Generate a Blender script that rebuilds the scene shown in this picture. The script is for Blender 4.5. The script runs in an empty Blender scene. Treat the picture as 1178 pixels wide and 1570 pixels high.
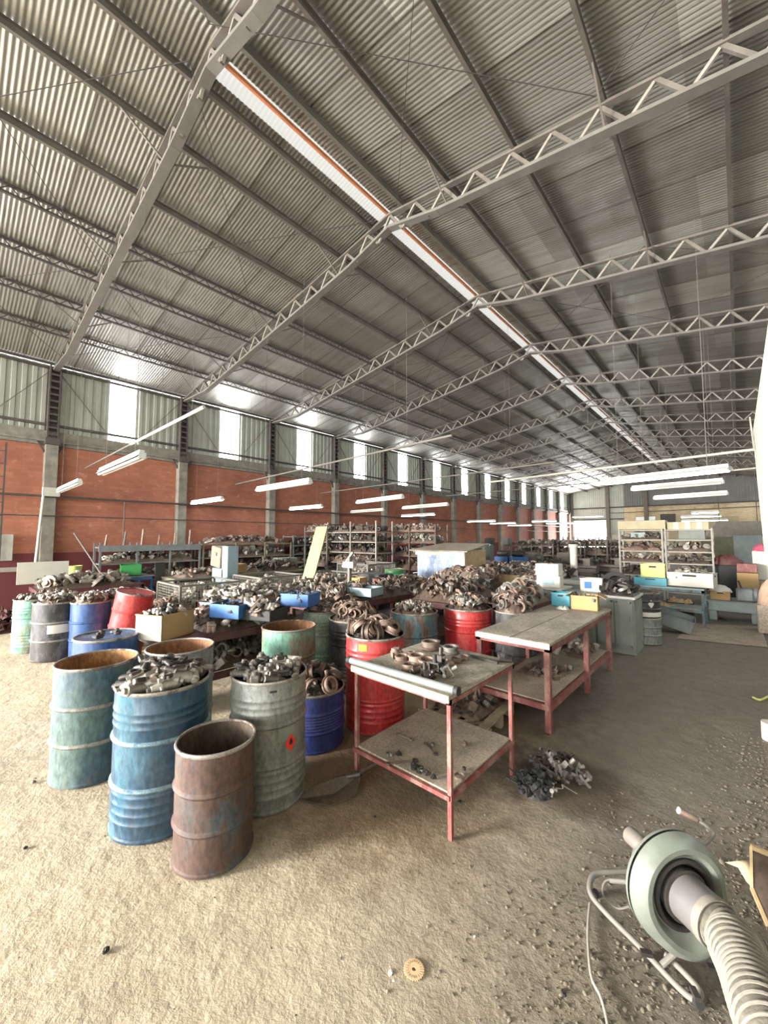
import bpy, math, random
import numpy as np
from mathutils import Vector, Matrix, Euler
random.seed(7)
C = bpy.context.scene.collection
PI = math.pi

# ------------------------------------------------------------------ camera
F_PX, VPX, HOR, EYE = 600.0, 1132.0, 823.0, 1.9
pitch = math.atan2(HOR - 785, F_PX)
yaw = math.atan((VPX - 589) / F_PX * math.cos(pitch))
fwd = Vector((-math.sin(yaw) * math.cos(pitch), math.cos(yaw) * math.cos(pitch), math.sin(pitch)))
rgt = Vector((math.cos(yaw), math.sin(yaw), 0))
upv = rgt.cross(fwd)
cam = bpy.data.cameras.new('camera'); camo = bpy.data.objects.new('camera', cam); C.objects.link(camo)
cam.sensor_fit = 'HORIZONTAL'; cam.sensor_width = 36; cam.lens = F_PX / 1178 * 36
cam.clip_start = 0.05; cam.clip_end = 200
m = Matrix((rgt, upv, -fwd)).transposed().to_4x4(); m.translation = (0, 0, EYE)
camo.matrix_world = m
bpy.context.scene.camera = camo

# ------------------------------------------------------------------ look and light
vs = bpy.context.scene.view_settings
vs.view_transform = 'Standard'; vs.look = 'None'; vs.gamma = 1; vs.use_curve_mapping = False
vs.exposure = 1.8
w = bpy.data.worlds.new('sky'); bpy.context.scene.world = w; w.use_nodes = True
w.node_tree.nodes['Background'].inputs[0].default_value = (0.93, 0.97, 1.0, 1)
w.node_tree.nodes['Background'].inputs[1].default_value = 3.0
DOOR_W, FRONT_W, WIN_E, SKY_E, TUBE_E = 500.0, 170.0, 5.5, 0.24, 7.0
def area(name, loc, direction, sx, sy, power, col=(1, 1, 1), spread=PI):
    l = bpy.data.lights.new(name, 'AREA'); l.shape = 'RECTANGLE'; l.size = sx; l.size_y = sy
    l.energy = power; l.color = col; l.spread = spread
    o = bpy.data.objects.new(name, l); C.objects.link(o); o.location = loc
    o.rotation_euler = Vector(direction).to_track_quat('-Z', 'Y').to_euler()
    return o
# daylight through the open side door on the left
area('daylight_side_door', (-16.8, -6.6, 4.2), (1, 0.5, -0.32), 6.0, 4.2, DOOR_W, (1.0, 0.97, 0.92), math.radians(150))
# the yard in front of the left half of the open gable is the brightest part of the day outside
area('daylight_front_left', (-10.6, -14.5, 3.6), (0.5, 0.82, -0.42), 3.8, 3.2, 2150.0, (1.0, 0.97, 0.92), math.radians(115))
area('front_fill', (-4.2, -12.1, 2.5), (0, 1, -0.25), 15.5, 4.6, FRONT_W, (1.0, 0.97, 0.92), math.radians(130))  # broad fill lamp added behind the camera, at the unseen front
area('daylight_far_door', (-11.0, 42.8, 1.8), (0, -1, 0), 3.0, 3.3, 700, (0.95, 0.98, 1.0))

# ------------------------------------------------------------------ pixel helpers
def ray(px, py):
    return rgt * ((px - 589) / F_PX) + upv * ((785 - py) / F_PX) + fwd
def at(px, py, z=0.0):
    d = ray(px, py); t = (z - EYE) / d.z; return Vector((0, 0, EYE)) + d * t
def at_x(px, py, x):
    d = ray(px, py); return Vector((0, 0, EYE)) + d * (x / d.x)
def at_y(px, py, y):
    d = ray(px, py); return Vector((0, 0, EYE)) + d * (y / d.y)
def at_d(px, py, dep):
    return Vector((0, 0, EYE)) + ray(px, py) * dep

# ------------------------------------------------------------------ materials
def lin(c):
    return c / 12.92 if c <= 0.04045 else ((c + 0.055) / 1.055) ** 2.4
def hx(s):
    return tuple(lin(int(s[i:i + 2], 16) / 255) for i in (0, 2, 4)) + (1,)
MATS = {}
def nt(name, rough=0.7, metal=0.0):
    mt = bpy.data.materials.new(name); mt.use_nodes = True
    t = mt.node_tree; b = t.nodes['Principled BSDF']
    b.inputs['Roughness'].default_value = rough; b.inputs['Metallic'].default_value = metal
    return mt, t, b
def N(t, typ, **kw):
    n = t.nodes.new(typ)
    for k, v in kw.items(): setattr(n, k, v)
    return n
def noise(t, scale, detail=4, rough=0.6, vec=None):
    n = N(t, 'ShaderNodeTexNoise'); n.inputs['Scale'].default_value = scale
    n.inputs['Detail'].default_value = detail; n.inputs['Roughness'].default_value = rough
    if vec is not None: t.links.new(vec, n.inputs['Vector'])
    return n.outputs['Fac']
def ramp(t, fac, a, b, ca=(0, 0, 0, 1), cb=(1, 1, 1, 1)):
    r = N(t, 'ShaderNodeValToRGB'); r.color_ramp.elements[0].position = a; r.color_ramp.elements[1].position = b
    r.color_ramp.elements[0].color = ca; r.color_ramp.elements[1].color = cb
    t.links.new(fac, r.inputs[0]); return r.outputs[0]
def mix(t, fac, a, b, mode='MIX'):
    n = N(t, 'ShaderNodeMix', data_type='RGBA', blend_type=mode)
    for i, v in ((0, fac), (6, a), (7, b)):
        if hasattr(v, 'is_linked'): t.links.new(v, n.inputs[i])
        else: n.inputs[i].default_value = v
    return n.outputs[2]
def bump(t, b, h, strength=0.3, dist=0.01):
    n = N(t, 'ShaderNodeBump'); n.inputs['Strength'].default_value = strength; n.inputs['Distance'].default_value = dist
    t.links.new(h, n.inputs['Height']); t.links.new(n.outputs[0], b.inputs['Normal'])
def objco(t, scale=None):
    tc = N(t, 'ShaderNodeTexCoord')
    if scale is None: return tc.outputs['Object']
    mp = N(t, 'ShaderNodeMapping'); mp.inputs['Scale'].default_value = scale
    t.links.new(tc.outputs['Object'], mp.inputs[0]); return mp.outputs[0]
def plain(name, col, rough=0.7, metal=0.0, var=0.25, scale=6, rnd=0.0, bmp=0.0):
    """one colour, gently mottled; rnd = per-object brightness spread"""
    if name in MATS: return MATS[name]
    mt, t, b = nt(name, rough, metal); c = hx(col)
    dark = tuple(x * (1 - var) for x in c[:3]) + (1,); lite = tuple(min(1, x * (1 + var)) for x in c[:3]) + (1,)
    co = objco(t); f = noise(t, scale, 5, 0.65, co)
    out = mix(t, ramp(t, f, 0.3, 0.7), dark, lite)
    if rnd:
        oi = N(t, 'ShaderNodeObjectInfo')
        mr = N(t, 'ShaderNodeMapRange'); mr.inputs[3].default_value = 1 - rnd; mr.inputs[4].default_value = 1 + rnd
        t.links.new(oi.outputs['Random'], mr.inputs[0])
        out = mix(t, 1.0, out, mr.outputs[0], 'MULTIPLY')
    t.links.new(out, b.inputs['Base Color'])
    if bmp: bump(t, b, noise(t, scale * 4, 4, 0.6, co), bmp, 0.01)
    MATS[name] = mt; return mt
def worn(name, col, second, amount=0.5, third='3a2a20', rough=0.45, metal=0.0, scale=3.0, streak=True):
    """paint with blotches of a second colour and rust specks"""
    if name in MATS: return MATS[name]
    mt, t, b = nt(name, rough, metal)
    tc = N(t, 'ShaderNodeTexCoord'); oi = N(t, 'ShaderNodeObjectInfo')
    ad = N(t, 'ShaderNodeVectorMath', operation='ADD')
    cmb = N(t, 'ShaderNodeVectorMath', operation='SCALE'); cmb.inputs[3].default_value = 37.0
    cx = N(t, 'ShaderNodeCombineXYZ')
    for i in range(3): t.links.new(oi.outputs['Random'], cx.inputs[i])
    t.links.new(cx.outputs[0], cmb.inputs[0]); t.links.new(tc.outputs['Object'], ad.inputs[0]); t.links.new(cmb.outputs[0], ad.inputs[1])
    mp = N(t, 'ShaderNodeMapping'); mp.inputs['Scale'].default_value = (1, 1, 0.45 if streak else 1); t.links.new(ad.outputs[0], mp.inputs[0])
    v = mp.outputs[0]
    f1 = noise(t, scale, 8, 0.7, v); f2 = noise(t, scale * 7, 6, 0.75, v); f3 = noise(t, scale * 1.7, 5, 0.6, v)
    a = 0.62 - 0.3 * amount
    base = mix(t, ramp(t, f1, a, a + 0.09), hx(col), hx(second))
    base = mix(t, ramp(t, f2, 0.60, 0.68), base, hx(third))
    base = mix(t, ramp(t, f3, 0.35, 0.75, (0, 0, 0, 1), (0.14, 0.14, 0.14, 1)), base, hx('b5a890'))
    f4 = noise(t, scale * 14, 6, 0.7, v)
    base = mix(t, 1.0, base, ramp(t, f4, 0.3, 0.65, (0.30, 0.29, 0.28, 1), (0.84, 0.84, 0.84, 1)), 'MULTIPLY')
    t.links.new(base, b.inputs['Base Color'])
    t.links.new(ramp(t, f1, a, a + 0.1, (rough,) * 3 + (1,), (0.85,) * 3 + (1,)), b.inputs['Roughness'])
    bump(t, b, f2, 0.15, 0.004)
    MATS[name] = mt; return mt
def emit(name, col, strength, base=None):
    if name in MATS: return MATS[name]
    mt, t, b = nt(name, 0.5)
    b.inputs['Base Color'].default_value = hx(base or col); b.inputs['Emission Color'].default_value = hx(col)
    b.inputs['Emission Strength'].default_value = strength
    MATS[name] = mt; return mt

def rng01(t, v, a, b_):
    m_ = N(t, 'ShaderNodeMapRange'); m_.inputs[1].default_value = a; m_.inputs[2].default_value = b_
    t.links.new(v, m_.inputs[0]); return m_.outputs[0]
def floor_mat():
    mt, t, b = nt('packed_dirt', 0.92); co = objco(t)
    f1 = noise(t, 0.55, 8, 0.62, co); f2 = noise(t, 6, 8, 0.68, co); f3 = noise(t, 38, 5, 0.7, co)
    sx = N(t, 'ShaderNodeSeparateXYZ'); t.links.new(co, sx.inputs[0])
    # sandy ground at left, oil-darkened walkway at right, light falloff partly painted in
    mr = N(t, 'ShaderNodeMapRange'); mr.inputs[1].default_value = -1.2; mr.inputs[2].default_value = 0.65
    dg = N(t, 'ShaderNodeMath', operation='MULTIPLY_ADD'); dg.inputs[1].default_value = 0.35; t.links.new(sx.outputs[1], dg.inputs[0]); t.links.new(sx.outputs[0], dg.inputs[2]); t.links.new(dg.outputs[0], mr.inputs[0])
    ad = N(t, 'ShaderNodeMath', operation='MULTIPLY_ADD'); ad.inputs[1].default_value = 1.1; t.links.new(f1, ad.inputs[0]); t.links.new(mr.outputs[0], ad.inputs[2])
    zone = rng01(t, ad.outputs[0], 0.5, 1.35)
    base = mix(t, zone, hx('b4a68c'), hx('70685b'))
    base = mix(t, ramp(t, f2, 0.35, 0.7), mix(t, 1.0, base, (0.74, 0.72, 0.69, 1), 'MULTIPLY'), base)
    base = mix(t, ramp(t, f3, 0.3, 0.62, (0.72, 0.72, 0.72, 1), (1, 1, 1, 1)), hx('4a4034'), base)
    # oil-soaked soil plus painted shade: between drums and small table, below the long table
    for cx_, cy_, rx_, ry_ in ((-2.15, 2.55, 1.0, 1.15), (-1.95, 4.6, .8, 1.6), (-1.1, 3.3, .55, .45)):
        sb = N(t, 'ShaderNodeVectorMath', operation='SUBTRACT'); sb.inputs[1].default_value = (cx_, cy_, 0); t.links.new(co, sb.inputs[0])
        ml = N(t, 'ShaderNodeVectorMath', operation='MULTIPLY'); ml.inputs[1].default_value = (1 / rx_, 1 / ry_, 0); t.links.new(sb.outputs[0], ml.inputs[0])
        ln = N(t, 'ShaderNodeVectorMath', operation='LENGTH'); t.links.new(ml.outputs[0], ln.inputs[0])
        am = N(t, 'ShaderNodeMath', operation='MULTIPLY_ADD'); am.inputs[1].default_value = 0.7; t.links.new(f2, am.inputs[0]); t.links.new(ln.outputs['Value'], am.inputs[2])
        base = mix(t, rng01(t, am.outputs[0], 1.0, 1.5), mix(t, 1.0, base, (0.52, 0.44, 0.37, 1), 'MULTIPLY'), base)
    ym = N(t, 'ShaderNodeMath', operation='MULTIPLY_ADD'); ym.inputs[1].default_value = 1.0; t.links.new(f1, ym.inputs[0]); t.links.new(sx.outputs[1], ym.inputs[2])  # unseen floor behind the camera, darkened to cut light bounced onto the roof
    base = mix(t, rng01(t, ym.outputs[0], -2.6, -1.4), mix(t, 1.0, base, (0.4, 0.39, 0.37, 1), 'MULTIPLY'), base)
    t.links.new(base, b.inputs['Base Color'])
    s = N(t, 'ShaderNodeMath', operation='MULTIPLY_ADD'); s.inputs[1].default_value = 0.22; t.links.new(f3, s.inputs[0]); t.links.new(f2, s.inputs[2])
    bump(t, b, s.outputs[0], 0.9, 0.03)
    return mt
def roof_mat():
    mt, t, b = nt('galvanised_roof_sheet', 0.5, 0.5); co = objco(t)
    sx = N(t, 'ShaderNodeSeparateXYZ'); t.links.new(co, sx.inputs[0])
    def cell(out, size, off=0.0):
        a = N(t, 'ShaderNodeMath', operation='MULTIPLY_ADD'); a.inputs[1].default_value = 1 / size; a.inputs[2].default_value = off; t.links.new(out, a.inputs[0])
        f = N(t, 'ShaderNodeMath', operation='FLOOR'); t.links.new(a.outputs[0], f.inputs[0]); return a.outputs[0], f.outputs[0]
    ya, yf = cell(sx.outputs[1], 0.98); xa, xf = cell(sx.outputs[0], 2.25, 0.1)
    cb = N(t, 'ShaderNodeCombineXYZ'); t.links.new(xf, cb.inputs[0]); t.links.new(yf, cb.inputs[1])
    wn = N(t, 'ShaderNodeTexWhiteNoise', noise_dimensions='2D'); t.links.new(cb.outputs[0], wn.inputs[0])
    base = mix(t, wn.outputs[0], hx('8f8c84'), hx('b3b0a6'))
    mp = N(t, 'ShaderNodeMapping'); mp.inputs['Scale'].default_value = (0.5, 5, 1); t.links.new(co, mp.inputs[0])
    f = noise(t, 1.2, 8, 0.7, mp.outputs[0])
    base = mix(t, ramp(t, f, 0.45, 0.75, (0, 0, 0, 1), (0.6, 0.6, 0.6, 1)), base, hx('6e6558'))
    fr = N(t, 'ShaderNodeMath', operation='FRACT'); t.links.new(ya, fr.inputs[0])
    base = mix(t, ramp(t, fr.outputs[0], 0.03, 0.05), mix(t, 1.0, base, (0.55, 0.53, 0.5, 1), 'MULTIPLY'), base)
    t.links.new(base, b.inputs['Base Color'])
    t.links.new(ramp(t, f, 0.3, 0.7, (0.33,) * 3 + (1,), (0.55,) * 3 + (1,)), b.inputs['Roughness'])
    return mt
def brick_mat(name, c1, c2, mortar, horiz='y', paint=None):
    mt, t, b = nt(name, 0.9); co = objco(t)
    sx = N(t, 'ShaderNodeSeparateXYZ'); t.links.new(co, sx.inputs[0])
    cb = N(t, 'ShaderNodeCombineXYZ'); t.links.new(sx.outputs[1 if horiz == 'y' else 0], cb.inputs[0]); t.links.new(sx.outputs[2], cb.inputs[1])
    br = N(t, 'ShaderNodeTexBrick'); br.inputs['Scale'].default_value = 1.0
    br.inputs['Brick Width'].default_value = 0.24; br.inputs['Row Height'].default_value = 0.075
    br.inputs['Mortar Size'].default_value = 0.007; br.inputs['Color1'].default_value = hx(c1)
    br.inputs['Color2'].default_value = hx(c2); br.inputs['Mortar'].default_value = hx(mortar); br.inputs['Bias'].default_value = 0.1
    t.links.new(cb.outputs[0], br.inputs['Vector'])
    f = noise(t, 1.1, 8, 0.7, co); f2 = noise(t, 5, 6, 0.7, co)
    base = mix(t, ramp(t, f, 0.5, 0.72, (0, 0, 0, 1), (0.55, 0.55, 0.55, 1)), br.outputs['Color'], hx('8a5c4c' if horiz == 'y' else '8a7a62'))
    base = mix(t, ramp(t, f2, 0.6, 0.72, (0, 0, 0, 1), (0.6, 0.6, 0.6, 1)), base, hx('c9a190'))
    base = mix(t, 1.0, base, ramp(t, noise(t, 0.7, 6, .6, co), 0.35, 0.65, (0.8, 0.78, 0.78, 1), (1.1, 1.1, 1.1, 1)), 'MULTIPLY')
    if paint:
        lt = N(t, 'ShaderNodeMath', operation='LESS_THAN'); lt.inputs[1].default_value = 1.5; t.links.new(sx.outputs[2], lt.inputs[0])
        pc = mix(t, ramp(t, f2, 0.35, 0.7), hx(paint), hx('6a3436'))
        base = mix(t, lt.outputs[0], base, pc)
    t.links.new(base, b.inputs['Base Color']); bump(t, b, br.outputs['Fac'], -0.4, 0.008)
    return mt

M = dict(
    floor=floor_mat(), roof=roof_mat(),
    brick=brick_mat('orange_brick_maroon_dado', 'b06e55', 'a0614a', '8f6a5a', 'y', '6a3234'),
    cream=brick_mat('cream_brick', 'dccba8', 'cdb991', 'b3a384', 'x'),
    clad=plain('grey_green_cladding', 'a3a598', 0.5, 0.35, 0.12, 1.2),
    dclad=plain('dark_grey_cladding', '6e6c68', 0.55, 0.35, 0.12, 1.2),
    conc=plain('grey_concrete', '7c776c', 0.95, 0, 0.35, 4, 0, 0.4),
    steel=plain('dusty_steel', '6b645b', 0.7, 0.2, 0.2, 5),
    dsteel=plain('dark_painted_steel', '4c4642', 0.65, 0.2, 0.25, 5),
    chord=plain('dusty_grey_chord', '6a655d', 0.7, 0.1, 0.15, 4),
    webm=plain('pale_web_steel', '8f897e', 0.6, 0.1, 0.15, 4),
    primer=plain('orange_primer', 'c07850', 0.7, 0, 0.2, 4),
    window=emit('daylit_translucent_sheet', 'f6faff', WIN_E),
    skyl=emit('daylit_ridge_sheet', 'eeeeea', SKY_E, '77776f'),
    tube=emit('lit_fluorescent_tube', 'f6fbff', TUBE_E),
    offtube=plain('unlit_fluorescent_tube', 'e8e6dc', 0.3, 0, 0.04, 4),
    white=plain('white_enamel', 'c2c1b9', 0.5, 0, 0.08, 4),
    offwhite=plain('old_white_paint', 'aeab9f', 0.7, 0, 0.15, 5),
    redp=worn('faded_red_table_paint', '8a3f3b', 'a2776b', 0.45, '3d2620', 0.6, 0, 9),
    dred=worn('dark_red_bench_paint', '5e2a2c', '6e4038', 0.3, '33231f', 0.6, 0, 6),
    board=worn('stained_work_board', 'a89f8f', 'c0b6a4', 0.6, '5d564c', 0.8, 0, 3, False),
    shelfb=worn('dusty_brown_sheet', 'a39583', 'b8a892', 0.6, '5f5246', 0.85, 0, 4, False),
    wood=plain('bare_wood', 'b39a73', 0.8, 0, 0.25, 9),
    oldwood=plain('weathered_wood', '8e8069', 0.85, 0, 0.3, 9),
    card=plain('brown_cardboard', 'a08358', 0.85, 0, 0.1, 4),
    wcard=plain('white_cardboard', 'b9b4a8', 0.8, 0, 0.06, 4),
    black=plain('black_rubber', '22211f', 0.7, 0, 0.3, 6),
    dark=plain('dark_oily_iron', '3b3733', 0.5, 0.5, 0.4, 12, 0.3),
    rustring=plain('rusty_iron_casting', '7a665a', 0.7, 0.25, 0.4, 20, 0.35),
    alu=plain('dusty_cast_aluminium', '9a9388', 0.5, 0.45, 0.35, 18, 0.35),
    greycast=plain('grey_cast_iron', '77726a', 0.55, 0.45, 0.4, 18, 0.35),
    brownp=plain('brown_oily_steel', '625348', 0.55, 0.4, 0.4, 16, 0.35),
    stone=plain('crushed_stone', '665d50', 0.95, 0, 0.35, 30),
    teal=plain('pale_teal_paint', '868f8a', 0.6, 0, 0.15, 4),
    greyg=plain('grey_green_paint', '70736a', 0.6, 0, 0.18, 4),
    olive=plain('olive_bench_paint', '6f6c55', 0.7, 0, 0.2, 5),
    bluegrey=plain('blue_grey_rack_paint', '6e716f', 0.6, 0.1, 0.2, 5),
    lblue=plain('light_blue_machine_paint', '7f9095', 0.55, 0, 0.15, 4),
    ivory=plain('ivory_panel_paint', 'a89c7c', 0.7, 0, 0.12, 4),
    yplank=plain('pale_yellow_plank', 'a89f68', 0.7, 0, 0.12, 6),
    bluepl=plain('blue_plastic', '2a5a90', 0.45, 0, 0.12, 5),
    cyanpl=plain('cyan_plastic', '37818f', 0.45, 0, 0.1, 5),
    greenpl=plain('green_plastic', '2c7a3e', 0.45, 0, 0.1, 5),
    yelpl=plain('yellow_green_plastic', 'b4b564', 0.5, 0, 0.08, 5),
    redpl=plain('red_plastic', 'b8302e', 0.45, 0, 0.1, 5),
    greencast=plain('pale_green_fan_paint', '6c7066', 0.38, 0.1, 0.22, 5, 0, 0.06),
    hose=plain('pale_hose_fabric', '575247', 0.85, 0, 0.4, 36, 0, 0.25),
    hoserib=plain('pale_hose_rib', '736d62', .7, 0, .2, 30),
    gpipe=plain('grey_plastic_pipe', '5f5b59', 0.45, 0, 0.1, 6),
    bluefilm=worn('blue_white_stained_panel', '9db3d6', 'd3dcec', 0.6, '6b7fae', 0.6, 0, 5),
    yellow=plain('yellow_label', 'e0cf1e', 0.6, 0, 0.03, 5),
    ink=plain('black_ink', '202020', 0.7, 0, 0.05, 5),
    redlab=plain('red_hazard_label', 'd22a1f', 0.6, 0, 0.05, 5),
    copper=plain('pale_copper_gasket', 'c9a67e', 0.6, 0.2, 0.12, 40),
    glass=plain('sky_lit_pane', 'dbe6ea', 0.3, 0, 0.05, 2),
)

# ------------------------------------------------------------------ mesh builder
class MB:
    def __init__(s): s.v = []; s.f = []; s.n = 0; s.mi = None
    def add(s, vs_, fs_):
        b = s.n; s.v.append(np.asarray(vs_, float).reshape(-1, 3)); s.n += len(vs_)
        s.f.extend([tuple(i + b for i in f) for f in fs_]); return s
    def merge(s, o, mat=None):
        V = np.concatenate(o.v)
        if mat is not None:
            A = np.array(mat); V = V @ A[:3, :3].T + A[:3, 3]
        return s.add(V, o.f)
    def box(s, c, size, rot=None, bev=0.0):
        x, y, z = size[0] / 2, size[1] / 2, size[2] / 2
        if bev:
            P = []; b = min(bev, x * .9, y * .9, z * .9)
            def rng(k, ax):
                pass
            # chamfered box as a convex set of 24 points, faces listed by hand
            idx = {}
            for sx in (-1, 1):
                for sy in (-1, 1):
                    for sz in (-1, 1):
                        for a in range(3):
                            d = [sx * (x - (b if a != 0 else 0)), sy * (y - (b if a != 1 else 0)), sz * (z - (b if a != 2 else 0))]
                            idx[(sx, sy, sz, a)] = len(P); P.append(d)
            Fc = []
            for a in range(3):
                o1, o2 = [(1, 2), (2, 0), (0, 1)][a]
                for sg in (-1, 1):
                    q = []
                    for (p, r) in ((-1, -1), (1, -1), (1, 1), (-1, 1)):
                        k = [0, 0, 0]; k[a] = sg; k[o1] = p; k[o2] = r; q.append(idx[(*k, a)])
                    Fc.append(tuple(q) if sg > 0 else tuple(q[::-1]))
            for a in range(3):
                o1, o2 = [(1, 2), (2, 0), (0, 1)][a]
                for p in (-1, 1):
                    for r in (-1, 1):
                        k0 = [0, 0, 0]; k1 = [0, 0, 0]; k0[a] = -1; k1[a] = 1
                        for k in (k0, k1): k[o1] = p; k[o2] = r
                        q = (idx[(*k0, o1)], idx[(*k1, o1)], idx[(*k1, o2)], idx[(*k0, o2)])
                        Fc.append(q if p * r > 0 else q[::-1])
            for sx in (-1, 1):
                for sy in (-1, 1):
                    for sz in (-1, 1):
                        q = tuple(idx[(sx, sy, sz, a)] for a in range(3)); Fc.append(q if sx * sy * sz > 0 else q[::-1])
            V = np.array(P)
        else:
            V = np.array([(i, j, k) for i in (-x, x) for j in (-y, y) for k in (-z, z)])
            Fc = [(0, 1, 3, 2), (4, 6, 7, 5), (0, 4, 5, 1), (2, 3, 7, 6), (0, 2, 6, 4), (1, 5, 7, 3)]
        if rot is not None: V = V @ np.array(Euler(rot).to_matrix()).T
        return s.add(V + np.array(c), Fc)
    def bar(s, a, b, w_, h_=None):
        a = Vector(a); b = Vector(b); d = b - a; h_ = h_ or w_
        q = d.to_track_quat('X', 'Z').to_matrix()
        V = np.array([(i * d.length / 2, j * w_ / 2, k * h_ / 2) for i in (-1, 1) for j in (-1, 1) for k in (-1, 1)])
        V = V @ np.array(q).T + np.array((a + b) / 2)
        return s.add(V, [(0, 1, 3, 2), (4, 6, 7, 5), (0, 4, 5, 1), (2, 3, 7, 6), (0, 2, 6, 4), (1, 5, 7, 3)])
    def lathe(s, prof, n=32, cap0=False, cap1=False, mat=None, ex=1.0):
        V = []; k = len(prof)
        for i in range(n):
            a = 2 * PI * i / n
            for r, z in prof: V.append((r * math.cos(a), r * math.sin(a) * ex, z))
        F = []
        for i in range(n):
            j = (i + 1) % n
            for p in range(k - 1): F.append((i * k + p, j * k + p, j * k + p + 1, i * k + p + 1))
        if cap0: F.append(tuple(i * k for i in range(n))[::-1])
        if cap1: F.append(tuple(i * k + k - 1 for i in range(n)))
        V = np.array(V)
        if mat is not None: A = np.array(mat); V = V @ A[:3, :3].T + A[:3, 3]
        return s.add(V, F)
    def tube(s, pts, r, n=10, caps=True):
        pts = [Vector(p) for p in pts]; rr = r if hasattr(r, '__len__') else [r] * len(pts)
        V = []; F = []; prev = None
        for i, p in enumerate(pts):
            d = (pts[min(i + 1, len(pts) - 1)] - pts[max(i - 1, 0)]).normalized()
            if prev is None:
                u = d.cross(Vector((0, 0, 1)))
                if u.length < 0.05: u = d.cross(Vector((1, 0, 0)))
            else: u = prev - d * prev.dot(d)
            u.normalize(); prev = u; v = d.cross(u)
            for k in range(n):
                a = 2 * PI * k / n; V.append(p + (u * math.cos(a) + v * math.sin(a)) * rr[i])
        for i in range(len(pts) - 1):
            for k in range(n):
                l = (k + 1) % n; F.append((i * n + k, i * n + l, i * n + n + l, i * n + n + k))
        if caps: F.append(tuple(range(n))[::-1]); F.append(tuple((len(pts) - 1) * n + k for k in range(n)))
        return s.add([tuple(x) for x in V], F)
    def mesh(s, name, ang=35):
        me = bpy.data.meshes.new(name)
        V = np.concatenate(s.v); me.from_pydata(V.tolist(), [], s.f); me.update()
        me.shade_smooth(); me.set_sharp_from_angle(angle=math.radians(ang))
        return me
def obj(name, mb, m_, parent=None, loc=None):
    me = mb.mesh(name) if isinstance(mb, MB) else mb
    if m_ is not None:
        me.materials.clear(); me.materials.append(m_)
    o = bpy.data.objects.new(name, me); C.objects.link(o)
    if parent is not None: o.parent = parent
    if loc is not None: o.location = loc
    return o
def tag(o, label, cat, group=None, kind=None):
    if label: o['label'] = label
    if cat: o['category'] = cat
    if group: o['group'] = group
    if kind: o['kind'] = kind
    return o
def thing(name, label, cat, loc=(0, 0, 0), rz=0, group=None, rot=None):
    o = bpy.data.objects.new(name, None); C.objects.link(o); o.empty_display_size = 0.1
    o.location = loc; o.rotation_euler = rot if rot else (0, 0, rz)
    return tag(o, label, cat, group)
def struct(name, mb, m_, label, cat='building'):
    o = obj(name, mb, m_); return tag(o, label, cat, None, 'structure')
def dup(root, loc=None, rot=None, label=None, group=None):
    r = root.copy(); C.objects.link(r)
    if loc is not None: r.location = loc
    if rot is not None: r.rotation_euler = rot
    if label: r['label'] = label
    if group: r['group'] = group
    for ch in list(root.children):
        c = ch.copy(); C.objects.link(c); c.parent = r
        for g in list(ch.children):
            d = g.copy(); C.objects.link(d); d.parent = c
    return r
ORD = ['nearest', 'second', 'third', 'fourth', 'fifth', 'sixth', 'seventh', 'eighth', 'ninth', 'tenth', 'eleventh', 'twelfth', 'thirteenth', 'fourteenth', 'fifteenth', 'sixteenth']

# ================================================================== THE HALL
XL, XR, Y0, Y1 = -12.85, 4.6, -12.0, 43.2
RX, RZ, SL = -4.28, 7.66, 0.155
def roofz(x): return RZ - SL * abs(x - RX)
BAY = [1.61 + 3.13 * k for k in range(-2, 14)]       # truss lines
# --- floor: gently uneven packed earth
def grid(x0, x1, y0, y1, nx, ny, fz):
    xs = np.linspace(x0, x1, nx); ys = np.linspace(y0, y1, ny)
    V = [(x, y, fz(x, y)) for x in xs for y in ys]
    F = [(i * ny + j, (i + 1) * ny + j, (i + 1) * ny + j + 1, i * ny + j + 1) for i in range(nx - 1) for j in range(ny - 1)]
    return MB().add(V, F)
def fl(x, y):
    return -0.004 + 0.006 * math.sin(3.1 * x + 1.7 * y) * math.sin(2.3 * y - 1.1 * x) + 0.003 * math.sin(9 * x + 4 * y) * math.sin(7 * y - 5 * x)
mb = grid(XL, XR, Y0 - 4, Y1, 200, 420, lambda x, y: fl(x, y) if y < 12 else -0.004)
struct('floor', mb, M['floor'], 'packed dirt floor of the workshop, sandy at left, oil darkened at right, some shade painted in', 'floor')
# --- roof sheets with real corrugation (ribs run from ridge to eave)
def corr(xa, xb, y0, y1, pitch=0.058, amp=0.0052, seg=6):
    n = int((y1 - y0) / pitch * seg); ys = np.linspace(y0, y1, n + 1)
    zz = amp * np.cos(2 * PI * ys / pitch)
    V = []; 
    for x in (xa, xb): V.append(np.stack([np.full(n + 1, x), ys, roofz(x) + zz], 1))
    V = np.concatenate(V); F = [(i, i + 1, n + 1 + i + 1, n + 1 + i) for i in range(n)]
    return MB().add(V, F)
SKX0, SKX1, SKY0, SKY1 = -4.60, -4.33, 1.9, 37.7
mb = corr(XL - 0.15, SKX0, Y0, Y1); mb.merge(corr(SKX0, RX, Y0, SKY0)); mb.merge(corr(SKX0, RX, SKY1, Y1))
mb.merge(corr(RX, XR + .15, Y0, Y1)); mb.merge(corr(SKX1, RX, SKY0, SKY1))
struct('ceiling', mb, M['roof'], 'corrugated grey metal roof sheeting over the whole hall', 'roof')
mb = corr(SKX0, SKX1, SKY0, SKY1)
struct('window_1', mb, M['skyl'], 'long narrow translucent skylight strip along the roof ridge', 'skylight')
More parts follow.
